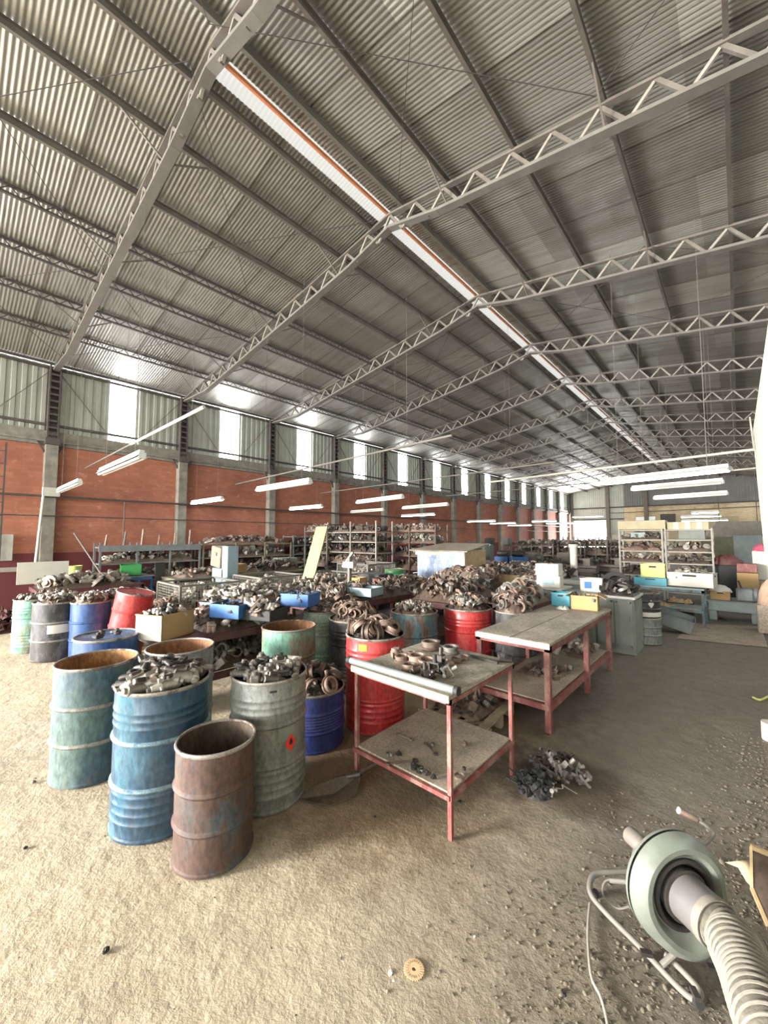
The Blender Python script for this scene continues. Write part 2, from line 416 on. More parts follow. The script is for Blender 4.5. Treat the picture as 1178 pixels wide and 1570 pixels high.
# ridge flashing, primer-coloured ridge angle
mb = MB(); mb.bar((RX - 0.04, 1.8, RZ - 0.11), (RX - 0.04, SKY1, RZ - 0.11), 0.035, 0.05)
struct('trim_1', mb, M['primer'], 'orange primed steel angle running beside the skylight strip', 'roof beam')
mb = MB()
for x in (-4.00,): mb.bar((x, Y0, roofz(x) - .07), (x, Y1, roofz(x) - .07), 0.05, 0.1)
struct('trim_2', mb, M['chord'], 'ridge purlin just right of the skylight strip', 'roof beam')
# --- purlins
PL = [-4.72, -5.57, -6.67, -7.78, -8.93, -10.02, -11.17]
PR = [-3.11, -2.05, -0.96, 0.12, 1.2, 2.3, 3.4]
k = 3
for i, x in enumerate(PL + PR):
    mb = MB(); zt = roofz(x) - 0.03
    if x < -7:    # open lattice joists
        mb.bar((x, Y0, zt), (x, Y1, zt), 0.05, 0.03); mb.bar((x, Y0, zt - .13), (x, Y1, zt - .13), 0.05, 0.03)
        y = Y0; q = 0
        while y < Y1:
            mb.bar((x, y, zt if q % 2 else zt - .13), (x, min(y + .13, Y1), zt - .13 if q % 2 else zt), 0.014); y += .13; q += 1
        mt = M['dsteel']
    else:
        mb.box((x - .02, (Y0 + Y1) / 2, zt - .055), (0.006, Y1 - Y0, 0.11)); mb.box((x, (Y0 + Y1) / 2, zt), (0.045, Y1 - Y0, 0.006)); mb.box((x, (Y0 + Y1) / 2, zt - .11), (0.045, Y1 - Y0, 0.006))
        mt = M['steel']
    side = 'left' if x < RX else 'right'
    n = (i if x < RX else i - len(PL))
    struct('trim_%d' % k, mb, mt, '%s roof purlin %s of the ridge on the %s slope' % (['first', 'second', 'third', 'fourth', 'fifth', 'sixth', 'seventh'][n], 'counting outwards', side), 'roof beam'); k += 1
# --- trusses
def chord_z(x, dep=0.36):
    e = 1.0
    if x < -11.2: e = max(0.12, (x - XL) / (XL * -1 - 11.2))
    if x > 3.0: e = max(0.12, (XR - x) / 1.6)
    return roofz(x) - 0.16 - dep * e * 0.92 + (0.10 if abs(x - RX) < 0.01 else 0)
def truss(idx, y, near):
    t = thing('roof_truss', 'steel lattice roof truss, %s one seen from the near end of the hall' % ORD[idx], 'truss', (0, y + .018 * 12.85, 0), .018, 'roof trusses')
    mb = MB(); 
    for a, b in ((XL, RX), (RX, XR)): mb.bar((a, 0, roofz(a) - .15), (b, 0, roofz(b) - .15), 0.09, 0.035)
    obj('top_chord', mb, M['steel'], t)
    mb = MB(); xs = [XL, -11.2, RX - 1.0, RX, RX + 1.0, 3.0, XR]
    for a, b in zip(xs, xs[1:]): mb.bar((a, 0, chord_z(a)), (b, 0, chord_z(b)), 0.13, 0.045)
    obj('bottom_chord', mb, M['chord'], t)
    bars = []
    nodes = np.arange(-11.9, 4.2, 0.545 if True else 1)
    for i, x in enumerate(nodes[:-1]):
        xm = x + .27
        bars.append(((x, 0, roofz(x) - .16), (xm, 0, chord_z(xm)))); bars.append(((xm, 0, chord_z(xm)), (nodes[i + 1], 0, roofz(nodes[i + 1]) - .16)))
    if near:
        for q, (a, b) in enumerate(bars):
            if q % 2: obj('web_bar', MB().bar(a, b, 0.035), M['webm'], t)
            else: obj('web_bar', MB().bar(a, b, 0.045), M['steel'], t)
    else:
        m1 = MB()
        for q, (a, b) in enumerate(bars): m1.bar(a, b, 0.035)
        obj('web_lattice', m1, M['webm'], t)
    # knee braces from the bottom chord up to the neighbouring purlins
    for x in (-10.02, -7.78, -5.57, -3.11, -0.96):
        for s_ in (-1, 1): obj('knee_brace', MB().bar((x, 0, chord_z(x)), (x, s_ * 0.55, roofz(x) - .14), 0.02), M['steel'], t)
for i, y in enumerate(BAY[:14]): truss(i, y, i < 6)
# roof bracing rods
mb = MB()
for i in (1, 2, 4, 7, 10):
    a, b = BAY[i], BAY[i + 1]
    for xa, xb in ((-12, -8.4), (-8.4, -4.5), (-4.0, -1), (-1, 3)):
        mb.bar((xa, a, roofz(xa) - .2), (xb, b, roofz(xb) - .2), 0.007); mb.bar((xb, a, roofz(xb) - .2), (xa, b, roofz(xa) - .2), 0.007)
struct('trim_30', mb, M['dsteel'], 'thin crossed steel bracing rods under the roof sheets', 'bracing')

# --- left wall: maroon dado, orange brick, concrete beam, ribbed cladding with daylight strips
LD0, LD1, LDZ = -10.2, -1.6, 4.2      # open side door in the left wall
mb = MB()
mb.box((XL - .1, (LD1 + Y1) / 2, 2.1), (.2, Y1 - LD1, 4.2)); mb.box((XL - .1, (Y0 + LD0) / 2, 2.1), (.2, LD0 - Y0, 4.2))
struct('wall_left', mb, M['brick'], 'long orange brick wall with maroon painted lower band at left', 'wall')
mb = MB(); mb.box((XL - .06, (Y0 + Y1) / 2, 4.38), (.3, Y1 - Y0, 0.36)); mb.box((XL + .12, (Y0 + Y1) / 2, 4.3), (.06, Y1 - Y0, 0.05))
struct('trim_31', mb, M['conc'], 'rough grey concrete beam on top of the brick wall', 'beam')
def ribs(length, z0, z1, pitch=0.19, d=0.028):
    pr = []; n = int(length / pitch)
    for i in range(n): b = i * pitch; pr += [(b, 0), (b + .07, 0), (b + .085, d), (b + .165, d), (b + .18, 0)]
    pr.append((length, 0))
    V = [(0 + q[1], q[0], z) for z in (z0, z1) for q in pr]; k = len(pr)
    return MB().add(V, [(i, i + 1, k + i + 1, k + i) for i in range(k - 1)])
WIN = []
for i in range(2, 15):
    y = BAY[i]
    if i == 2: WIN.append((2.82, 3.46))
    else: WIN.append((y + 1.22, y + 1.90))
WIN = [w_ for w_ in WIN if w_[1] < Y1]
edges = [Y0] + [e for w_ in WIN for e in w_] + [Y1]
mb = MB()
for a, b in zip(edges[::2], edges[1::2]):
    r = ribs(b - a, 4.56, 6.27); mb.merge(r, Matrix.Translation((XL - .02, a, 0)))
struct('wall_left_upper', mb, M['clad'], 'grey green ribbed metal cladding above the brick wall', 'wall')
for i, (a, b) in enumerate(WIN):
    mb = MB(); mb.merge(ribs(b - a, 4.56, 6.27, 0.19, 0.02), Matrix.Translation((XL - .02, a, 0)))
    struct('window_%d' % (i + 2), mb, M['window'], 'bright tall daylight strip in the left wall cladding, %s from the near end' % ORD[i], 'window')
mb = MB()
for z in (4.72, 6.18, 6.3): mb.bar((XL + .07, Y0, z), (XL + .07, Y1, z), 0.05, 0.06)
struct('trim_32', mb, M['dsteel'], 'dark horizontal girts along the upper left wall', 'beam')
mb = MB()
for i, y in enumerate(BAY[:-2]):
    a, b = y + .1, BAY[i + 1] - .1
    mb.bar((XL + .06, a, 6.1), (XL + .06, a + 1.0, 4.8), 0.018); mb.bar((XL + .06, b, 6.1), (XL + .06, b - 1.0, 4.8), 0.018)
struct('trim_33', mb, M['steel'], 'thin diagonal bracing rods across the upper left wall', 'bracing')
for i, y in enumerate(BAY):
    if y < LD1 and y > LD0: continue
    if y > Y1 - .2: continue
    t = thing('wall_column', 'column against the brick wall, concrete below and steel above, %s along the left wall' % ORD[i], 'column', (XL, y, 0), 0, 'columns along the left wall')
    obj('concrete_post', MB().box((.1, 0, 2.1), (.24, .26, 4.2), None, .01), M['conc'], t)
    mb = MB(); 
    for s_ in (-1, 1): mb.box((.11, s_ * .1, 5.22), (.16, .03, 2.04)); 
    z = 4.3
    while z < 6.2: mb.box((.18, 0, z), (.012, .2, .05)); z += .17
    mb.box((.04, 0, 5.22), (.01, .2, 2.04))
    obj('steel_post', mb, M['dsteel'], t)
    obj('bracket', MB().box((.15, 0, 4.28), (.26, .3, .16)).bar((.1, .28, 4.3), (.1, .12, 4.0), .04).bar((.1, -.28, 4.3), (.1, -.12, 4.0), .04), M['dsteel'], t)
# right wall (out of view), far wall
mb = MB().merge(ribs(Y1 - Y0, 0, 4.56), Matrix.Translation((XR, Y0, 0)))
for a, b in zip(edges[::2], edges[1::2]): mb.merge(ribs(b - a, 4.56, 6.9 - .6), Matrix.Translation((XR, a, 0)))
struct('wall_right', mb, M['clad'], 'ribbed metal wall on the right, behind the camera side', 'wall')
for i, (a, b) in enumerate(WIN):  # unseen glowing strips added to brighten the far end and left brick
    struct('window_%d' % (i + 21), MB().merge(ribs(b - a, 4.56, 6.27, 0.19, 0.02), Matrix.Translation((XR, a, 0))), M['window'], 'tall added light strip in the unseen right wall cladding, %s from the near end' % ORD[i], 'window')
def xribs(x0, x1, z0f, z1f, y, pitch=0.19, d=0.03):
    V = []; x = x0; pts = []
    while x < x1 - 1e-4:
        for dx, dd in ((0, 0), (.07, 0), (.085, d), (.165, d), (.18, 0)):
            if x + dx < x1: pts.append((x + dx, dd))
        x += pitch
    pts.append((x1, 0)); k = len(pts)
    V = [(p[0], y - p[1], z0f(p[0])) for p in pts] + [(p[0], y - p[1], z1f(p[0])) for p in pts]
    return MB().add(V, [(i, i + 1, k + i + 1, k + i) for i in range(k - 1)])
DX0, DX1, DZ = -12.5, -9.55, 3.5
mb = xribs(XL, DX0, lambda x: 0, roofz, Y1); mb.merge(xribs(DX0, DX1, lambda x: DZ, roofz, Y1)); mb.merge(xribs(DX1, -8.0, lambda x: 0, roofz, Y1))
struct('wall_back', mb, M['clad'], 'pale ribbed cladding around the bright open doorway at the far end', 'wall')
mb = MB(); mb.box(((-8.0 + XR) / 2, Y1 + .1, 2.35), (XR + 8.0, .2, 4.7))
struct('wall_back_brick', mb, M['cream'], 'cream brick lower part of the far end wall', 'wall')
mb = xribs(-8.0, XR, lambda x: 4.7, roofz, Y1)
struct('wall_back_upper', mb, M['dclad'], 'dark grey cladding on the gable of the far end wall', 'wall')
for x, n in ((-9.35, 'between the far doorway and the small white door'), (-12.7, 'in the far left corner of the hall'), (-6.2, 'in the dark part of the far gable')):
    t = tag(obj('end_column', MB().box((0, 0, roofz(x) / 2), (.32, .25, roofz(x))), M['steel'], None, (x, Y1 - .2, 0)), 'steel column %s' % n, 'column')
mb = MB(); mb.bar((XL, Y1 - .15, 4.75), (XR, Y1 - .15, 4.75), .08, .12); mb.bar((XL, Y1 - .15, 3.62), (-8, Y1 - .15, 3.62), .08, .1); mb.bar((-9.3, Y1 - .15, 4.2), (XR, Y1 - .15, 4.35), .05)
struct('trim_34', mb, M['dsteel'], 'dark steel rails across the far end wall', 'beam')
mb = MB(); mb.box((-8.6, Y1 - .1, 1.05), (.9, .06, 2.1), None, .01)
struct('door_1', mb, M['offwhite'], 'small white door beside the bright far doorway', 'door')
mb = MB(); mb.box((-6.3, Y1 - .04, 3.5), (1.5, .05, .5))
struct('window_20', mb, M['glass'], 'small horizontal window in the cream brick far wall', 'window')
tag(obj('wall_panel', MB().box((-2.2, Y1 - .06, 2.45), (4.6, .08, 2.3), None, .01), M['ivory']), 'pale cream board panel on the far wall behind the racks', 'panel')
tag(obj('ventilation_grille', MB().box((-4.6, Y1 - .1, 3.55), (1.1, .12, .8)).box((-4.6, Y1 - .17, 3.55), (.9, .02, .6)), M['dsteel']), 'dark square ventilation unit high on the far brick wall', 'vent')

# --- pipes on the left wall
def pipe(name, pts, r, mt, label, cat='pipe', n=8): return tag(obj(name, MB().tube(pts, r, n), mt), label, cat)
pipe('wall_conduit', [(XL + .3, Y0 + 6.3, 2.9), (XL + .3, 42, 2.86)], .028, M['dsteel'], 'upper dark conduit running along the brick wall')
pipe('wall_cable', [(XL + .28, Y0 + 6.3, 2.42), (XL + .28, 42, 2.38)], .014, M['dsteel'], 'thin lower cable running along the brick wall', 'cable')
pipe('drop_pipe', [(XL + .28, 3.2, 2.88), (XL + .28, 3.2, 1.5)], .02, M['brownp'], 'thin rust coloured pipe dropping down the brick beside the grey racks')
pipe('white_downpipe', [(XL + .36, 1.48, 3.0), (XL + .36, 1.4, 1.3)], .03, M['offwhite'], 'vertical white plastic pipe beside the nearest wall column')
tag(obj('junction_box', MB().box((XL + .34, 1.62, 3.0), (.1, .34, .22), None, .01), M['offwhite']), 'small off white electric box on the nearest wall column', 'box')
p = at_x(14, 870, XL + .2)
tag(obj('fuse_panel', MB().box((XL + .12, p.y - .1, 1.65), (.12, .3, .62), None, .01), M['offwhite']), 'narrow white panel on the brick wall at the left edge', 'panel')
t = thing('wall_ladder', 'dark steel ladder fixed to the brick at the left edge of the picture', 'ladder', (XL + .25, .62, 0))
for s_ in (-.16, .16): obj('rail', MB().bar((0, s_, 0), (0, s_, 4.1), .035), M['dsteel'], t)
for z in np.arange(.3, 4.1, .3): obj('rung', MB().bar((0, -.16, z), (0, .16, z), .02), M['dsteel'], t)

# --- cross pipes and fluorescent battens
def cross(a, b, r, label, mt='offwhite'):
    o = pipe('lamp_pipe', [a, b], r, M[mt], label)
    for f in (.12, .5, .88):
        q = Vector(a).lerp(Vector(b), f); obj('hanger', MB().tube([q, (q.x, q.y, roofz(q.x))], .003, 5), M['steel'], o)
    return o
cross((XL + .1, 2.3, 3.7), (-8.7, 2.28, 3.7), .018, 'thin brown end of the nearest overhead pipe, fixed to the wall', 'steel')
cross((-8.7, 2.28, 3.7), (-5.43, 2.28, 3.7), .024, 'thick white overhead pipe ending in mid air above the left racks')
cross((XL + .1, 6.5, 3.7), (-3.7, 5.9, 3.7), .022, 'long thin grey overhead pipe crossing the third daylight strip', 'chord')
cross((XL + .1, 10.2, 3.7), (-3.2, 9.7, 3.7), .02, 'thin grey overhead pipe over the open rack', 'chord')
cross((-6.2, 11.9, 3.7), (.4, 11.05, 3.7), .03, 'white overhead pipe above the brightest lamp at right')
cross((-3.4, 14.6, 3.7), (.5, 14.1, 3.7), .025, 'white overhead pipe just behind the brightest lamp at right')
cross((-9.5, 14.6, 3.7), (-3.6, 14.3, 3.7), .02, 'thin overhead pipe ahead of the far lamps', 'chord')
def lamp(a, b, z, lit, label, big=1.0):
    a = Vector((a[0], a[1], z)); b = Vector((b[0], b[1], z)); c = (a + b) / 2; L = (b - a).length
    ang = math.atan2(b.y - a.y, b.x - a.x)
    t = thing('fluorescent_lamp', label, 'lamp', c, ang, 'hanging fluorescent lamps')
    mb = MB(); wd = .075 * big
    mb.add([(-L / 2, -wd, 0), (L / 2, -wd, 0), (L / 2, -wd * .3, .05), (-L / 2, -wd * .3, .05), (-L / 2, wd * .3, .05), (L / 2, wd * .3, .05), (L / 2, wd, 0), (-L / 2, wd, 0)], [(0, 1, 2, 3), (3, 2, 5, 4), (4, 5, 6, 7)])
    mb.box((0, 0, .07), (L * .98, .06, .04)); mb.box((-L / 2 + .01, 0, .02), (.02, wd * 1.2, .07)); mb.box((L / 2 - .01, 0, .02), (.02, wd * 1.2, .07))
    obj('reflector', mb, M['white'], t)
    for s_ in (-1, 1):
        obj('tube', MB().tube([(-L / 2 + .03, s_ * wd * .42, -.01), (L / 2 - .03, s_ * wd * .42, -.01)], .016, 8), M['tube'] if lit else M['offtube'], t)
    for s_ in (-1, 1): obj('hanger', MB().tube([(s_ * L * .35, 0, .08), (s_ * L * .35, 0, roofz(c.x + s_ * L * .35) - z)], .003, 5), M['steel'], t)
    return t
LM = [((-7.53, 1.57), (-5.5, 1.57), 0, 'unlit white lamp hanging below the nearest thick white pipe'),
      ((-11.2, 1.58), (-9.1, 1.58), 0, 'unlit white lamp hanging close to the nearest wall column'),
      ((-12.19, 4.85), (-10.24, 4.85), 1, 'lit lamp nearest the camera in the row along the brick wall'),
      ((-7.74, 4.45), (-5.82, 4.42), 0, 'unlit thin lamp seen across the third wall column'),
      ((-12.12, 8.29), (-10.27, 8.28), 1, 'lit lamp second in the row along the brick wall'),
      ((-8.4, 8.1), (-6.3, 7.7), 0, 'unlit thin lamp above the left end of the open rack'),
      ((-11.86, 11.1), (-9.9, 10.95), 0, 'unlit thin lamp directly above the open rack, lower one'),
      ((-12.2, 14.8), (-10.1, 14.6), 1, 'lit lamp above the right end of the open rack'),
      ((-8.85, 10.8), (-6.75, 10.5), 0, 'unlit thin lamp above and left of the white cabin'),
      ((-1.85, 8.2), (-.04, 7.75), 1, 'largest and brightest lit lamp, hanging at right'),
      ((-1.66, 9.8), (-.15, 9.56), 0, 'unlit cream lamp just under the brightest lamp at right'),
      ((-1.62, 12.5), (-.13, 12.2), 0, 'unlit cream lamp lowest of three below the brightest lamp')]
for i, (a, b, lit, lb) in enumerate(LM): lamp(a, b, 2.9, lit, lb, 2.0 if i == 9 else .95)
for px0, px1, py, Y, lb in ((717, 760, 800, 20.5, 'far lit lamp, leftmost of the far row before the brick wall'), (752, 791, 803, 24, 'far lit lamp, second of the far row before the brick wall'),
                            (779, 815, 806, 27.5, 'far lit lamp, third of the far row before the brick wall'), (816, 854, 800, 24, 'far lit lamp hanging left of the far doorway'),
                            (838, 880, 803, 29, 'far lit lamp at the left jamb of the far doorway'), (878, 925, 793, 30, 'far lit lamp crossing the top of the far doorway'),
                            (1060, 1103, 787, 22, 'lit lamp above the right rack, top of a stack of three'), (1044, 1107, 793, 24.5, 'lit lamp above the right rack, middle of a stack of three'), (1045, 1117, 799, 27, 'lit lamp above the right rack, lowest of a stack of three')):
    A = at_y(px0, py, Y); B = at_y(px1, py - 1, Y); lamp((A.x, Y), (B.x, Y), max(2.5, min(3.3, A.z)), 1, lb, 1.3)

# --- white corrugated panel hung close on the right
t = thing('hanging_sheet_panel', 'tall white corrugated sheet hanging at the right edge of the picture', 'panel', (0, 0, 0))
def P(px, py, X=.25): return at_x(px, py, X)
a0 = P(1156.5, 665); a1 = P(1175, 845)
n = 60; mb = MB(); V = []; 
for i in range(n * 4 + 1):
    f = i / (n * 4); dx = .018 * math.cos(2 * PI * i / 4)
    top = (.25 + dx, a0.y * (1 - f) + 1.2 * f, a0.z); bot = (.25 + dx, a1.y * (1 - f) + .9 * f, a1.z); V += [top, bot]
mb.add(V, [(2 * i, 2 * i + 1, 2 * i + 3, 2 * i + 2) for i in range(n * 4)])
obj('corrugated_sheet', mb, plain('white_sheet', '99978f', .6, 0, .1, 3), t)
obj('edge_frame', MB().bar(a0 + Vector((.0, .02, .0)), a1, .03).bar(a0, (.25, 1.2, a0.z), .03), M['offwhite'], t)
for yy in (1.3, 2.2): obj('support_post', MB().bar((.25, yy, 0), (.25, yy, a0.z), .05), M['offwhite'], t)
obj('hanging_pole', MB().bar(at_x(1150, 640, .22), at_x(1157, 690, .22), .02), M['offwhite'], t)

# ================================================================== DRUMS
def drum_profile(R, h, ribs_):
    pr = [(R - .012, .0), (R + .004, .004), (R + .006, .018), (R - .002, .026)]
    hoops = [h * .345, h * .655]
    zs = [(z, .012, .018) for z in hoops] + [(z, .0055, .014) for z in ribs_]
    zs.sort()
    for z, a, w_ in zs:
        pr += [(R, z - w_), (R + a * .7, z - w_ * .45), (R + a, z), (R + a * .7, z + w_ * .45), (R, z + w_)]
    pr += [(R, h - .02)]
    return pr
def drum(label, pos, R, h, paint, inner, ribs_='none', group=None, hoop=None, lid=False, tilt=None, band=None, name='oil_drum', ex=1.0, cat='drum'):
    t = thing(name, label, cat, pos, random.uniform(0, 6), group, rot=tilt)
    rb = []
    if ribs_ in ('both', 'top'): rb += [h * .70 + i * h * .052 for i in range(1, 4)]
    if ribs_ in ('both', 'low', 'bottom'): rb += [h * (.06 + .06 * i) for i in range(1, 5)]
    if ribs_ == 'mid': rb += [h * (.40 + .05 * i) for i in range(0, 5)]
    obj('shell', MB().lathe(drum_profile(R, h, rb), 56, ex=ex), paint, t)
    obj('rim', MB().lathe([(R - .006, h - .02), (R + .004, h - .02), (R + .009, h - .008), (R + .004, h + .002), (R - .004, h + .002), (R - .006, h - .01)], 56, ex=ex), M['rimworn'] if band is None else band, t)
    if hoop is not None:
        for z in (h * .345, h * .655): obj('rolling_hoop', MB().lathe([(R + .002, z - .016), (R + .011, z - .009), (R + .0145, z), (R + .011, z + .009), (R + .002, z + .016)], 56, ex=ex), hoop, t)
    if lid:
        obj('lid', MB().lathe([(0.0001, h - .015), (R * .9, h - .015), (R - .004, h - .008)], 48, ex=ex), paint, t)
        obj('bung', MB().lathe([(.0001, .012), (.03, .012), (.034, 0)], 16).v and MB().lathe([(.034, h - .015), (.03, h), (.0001, h)], 16, mat=Matrix.Translation((R * .6, 0, 0))), M['steel'], t)
    else:
        obj('inner_wall', MB().lathe([(R - .006, h - .012), (R - .006, .03), (.0001, .03)], 48, ex=ex), inner, t)
    return t
M['rimworn'] = worn('worn_drum_rim', 'a9a297', '6b5a4c', .4, '4a3527', .5, .2, 8, False)
M['hoop_bg'] = worn('worn_highlit_pale_hoop', '97958c', '77736a', .4, '5d4536', .4, .1, 8, False)  # paler hoop paints: wear plus a painted-on highlight
M['hoop_b'] = worn('worn_highlit_blue_hoop', '7b98a4', '4d7486', .45, '3c5562', .35, .1, 9, False)
M['rustdark'] = worn('dark_rusted_steel', '4a3a2e', '5f4936', .5, '2e231c', .75, .2, 6)
M['rustin'] = worn('rusty_drum_inside', '8f5f3a', 'b8834e', .5, '5a3a26', .85, .1, 3)
M['darkin'] = worn('dark_drum_inside', '3a2e27', '54402f', .5, '241c18', .8, .1, 3)
M['p_bluegreen'] = worn('blue_green_worn_paint', '3d5a66', '56706c', .55, '6d4a38', .45, .1, 2.2)
M['p_blue'] = worn('mid_blue_worn_paint', '1b4a66', '336478', .45, '2a4350', .4, .1, 3)
M['p_rust'] = worn('rust_over_blue_paint', '54392f', '46525a', .40, '2f1d17', .7, .1, 2.5)
M['p_grey'] = worn('grey_drum_paint', '8e918a', '7c807a', .4, '55514a', .42, .15, 2.5)
M['p_navy'] = worn('navy_drum_paint', '283a88', '334494', .4, '14193a', .4, .1, 3)
M['p_red'] = worn('red_drum_paint', 'cc2e33', 'd44040', .4, '7d2420', .35, .1, 3)
M['p_green'] = worn('green_drum_paint', '74a893', '87806a', .35, '6d4736', .5, .1, 2)
M['p_mint'] = worn('pale_mint_drum_paint', '86a893', 'a9b5a2', .45, '6f7d6c', .5, .1, 4)
M['p_teal'] = worn('teal_rusting_paint', '5a8790', '7a5d4c', .4, '5a4031', .5, .1, 2.2)
M['p_bright'] = worn('bright_blue_drum_paint', '24508c', '335f92', .4, '1c3560', .4, .05, 2)
M['p_black'] = worn('black_drum_paint', '28282a', '66646a', .38, '191919', .5, .1, 5)
M['p_pale'] = worn('pale_grey_blue_paint', '7f888a', '9c9d96', .5, '6c4c36', .5, .1, 2)
def G(px, py, z=.88, gz=0.0):
    p = at(px, py, z); return Vector((p.x, p.y, gz))
DR = {}
DR['bluegreen'] = drum('empty blue green drum with bright rusty inside, leftmost of the front drums', (-4.03, .88, 0), .285, .88, M['p_bluegreen'], M['rustin'], 'none', hoop=M['hoop_bg'])
DR['blue'] = drum('tall mid blue ribbed drum full of starter motors in front', (-3.04, 1.06, 0), .29, .91, M['p_blue'], M['darkin'], 'both', hoop=M['hoop_b'])
DR['rust'] = drum('short rusty brown empty drum nearest to the camera', (-2.46, 1.17, 0), .225, .665, M['p_rust'], M['darkin'], 'none')
DR['grey'] = drum('grey ribbed drum full of small motors with red hazard label', (-2.69, 1.68, 0), .27, .885, M['p_grey'], M['darkin'], 'both')
DR['navy'] = drum('low navy blue half drum full of rusty castings between grey and red drums', (-3.05, 2.38, 0), .285, .50, M['p_navy'], M['darkin'], 'mid')
DR['red'] = drum('red drum with yellow label full of big rusty rings', (-2.86, 3.03, 0), .30, .90, M['p_red'], M['darkin'], 'both')
DR['green'] = drum('empty green drum with rusty inside behind the grey drum', (-3.9, 2.68, 0), .30, .88, M['p_green'], M['rustin'], 'none')
DR['mint'] = drum('pale mint ribbed drum behind the empty green drum', (-4.38, 3.56, 0), .26, .88, M['p_mint'], M['darkin'], 'both')
DR['blackfull'] = drum('dark drum heaped with rings behind the red drum with yellow label', (-3.75, 3.55, 0), .30, .86, M['p_black'], M['darkin'], 'both')
DR['teal'] = drum('teal drum with rusting side heaped with small grey castings', (-3.42, 4.42, 0), .32, .87, M['p_teal'], M['darkin'], 'none')
DR['red2'] = drum('red ribbed drum behind the two red tables, heaped with castings', (-2.98, 5.12, 0), .33, .88, M['p_red'], M['darkin'], 'top')
DR['darkred'] = drum('dark rusted drum heaped with rings behind the long table', (-2.42, 5.45, 0), .29, .86, M['p_black'], M['darkin'], 'none')
DR['lid'] = drum('bright blue closed drum with lid beside the cardboard box', (-4.95, 1.15, 0), .28, .88, M['p_bright'], M['darkin'], 'none', lid=True)
DR['pale'] = drum('pale grey drum with rusty rim behind the mid blue drum', (-3.93, 1.5, 0), .285, .88, M['p_pale'], M['rustin'], 'none')
DR['blueback'] = drum('dark blue drum full of castings, second of the back left drums', tuple(G(140, 921)), .26, .88, M['p_bright'], M['darkin'], 'none')
DR['greenback'] = drum('dull green drum full of castings behind the tilted red drum', tuple(G(186, 915)), .27, .88, M['p_mint'], M['darkin'], 'none')
DR['splash'] = drum('black drum with white stains and pale label, among the back left drums', tuple(G(88, 921)), .30, .88, M['p_black'], M['darkin'], 'none', hoop=M['hoop_bg'])
DR['tealback'] = drum('teal drum farthest left of all the drums', (-9.3, 1.35, 0), .29, .88, M['p_teal'], M['darkin'], 'none')
DR['greenleft'] = drum('green ribbed drum wedged between the teal drum and the stained black drum', (-8.95, 1.02, 0), .27, .86, M['p_green'], M['darkin'], 'both')
# tilted red drum on a scrap pallet
t = thing('wooden_pallet', 'wooden pallet under the tilted red drum', 'pallet', (-7.1, 2.05, 0))
for i in range(5): obj('top_board', MB().box((-.4 + .2 * i, 0, .13), (.12, 1.0, .02)), M['oldwood'], t)
for i in range(3): obj('bearer', MB().box((0, -.42 + .42 * i, .06), (1.0, .08, .12)), M['oldwood'], t)
DR['tilt'] = drum('glossy red closed drum leaning over to the right', (-7.25, 1.92, .21), .265, .84, M['p_red'], M['darkin'], 'none', lid=True)
ax = fwd.copy(); ax.z = 0; ax.normalize()
DR['tilt'].rotation_euler = Matrix.Rotation(math.radians(11), 3, ax).to_euler()
# stacked dark bins beside the cabinets
p = Vector((-1.33, 8.55, 0))
drum('grey waste drum under the black drum beside the grey cabinet', tuple(p), .25, .46, M['p_grey'], M['darkin'], 'none')
tk = drum('black drum with white diamond mark stacked beside the grey cabinet', (p.x, p.y, .465), .25, .44, M['p_black'], M['darkin'], 'none', lid=True)
def on_shell(t, R, ang, z0, z1, half, name, mt, lift=.004, label=None):
    """a curved label lying on a drum shell; ang in world"""
    n = 8; V = []
    for i in range(n + 1):
        a = ang - half + 2 * half * i / n
        V += [((R + lift) * math.cos(a), (R + lift) * math.sin(a), z0), ((R + lift) * math.cos(a), (R + lift) * math.sin(a), z1)]
    o = obj(name, MB().add(V, [(2 * i, 2 * i + 2, 2 * i + 3, 2 * i + 1) for i in range(n)]), mt, t)
    if label: o['label'] = label
    return o
def face_ang(t, off=0.0):   # local angle of the side that faces the camera, plus off to the right
    l = t.location; a = math.atan2(-l.y, -l.x)
    return a + off - t.rotation_euler[2]
a = face_ang(DR['red'], -.42)
on_shell(DR['red'], .30, a, .79, .85, .14, 'label', M['yellow'], label='small yellow label')
for i in range(3): on_shell(DR['red'], .30, a, .80 + i * .016, .804 + i * .016, .11 - .02 * i, 'print', M['ink'], .0055)
a = face_ang(DR['grey'], .55)
n = 12; R_ = .276
def shell_poly(t, R, ang, zc, pts, name, mt, lift):
    V = [((R + lift) * math.cos(ang + u / R), (R + lift) * math.sin(ang + u / R), zc + v) for u, v in pts]
    V.append(((R + lift) * math.cos(ang), (R + lift) * math.sin(ang), zc)); k = len(pts)
    return obj(name, MB().add(V, [(i, (i + 1) % k, k) for i in range(k)]), mt, t)
on_shell(DR['grey'], .27, a - .06, .47, .56, .24, 'label', M['greyg'], .003, 'grey green stencilled patch')
shell_poly(DR['grey'], .27, a + .04, .445, [(0, -.062), (.045, 0), (0, .062), (-.045, 0)], 'hazard_label', M['redlab'], .005)['label'] = 'red diamond hazard label'
shell_poly(DR['grey'], .27, a + .04, .452, [(-.012, -.02), (.012, -.02), (.016, 0), (.0, .03), (-.014, .002)], 'flame_mark', M['ink'], .0065)
on_shell(DR['grey'], .27, face_ang(DR['grey'], .1), .815, .83, .09, 'stencil', M['ink'], .003)
on_shell(DR['splash'], .30, face_ang(DR['splash'], .2), .42, .55, .55, 'label', M['wcard'], .006, 'torn pale label')
on_shell(DR['lid'], .28, face_ang(DR['lid'], .05), .735, .75, .07, 'label', M['wcard'], .003)
shell_poly(tk, .25, face_ang(tk, .45), .25, [(0, -.075), (.05, 0), (0, .075), (-.05, 0)], 'diamond_mark', M['wcard'], .005)
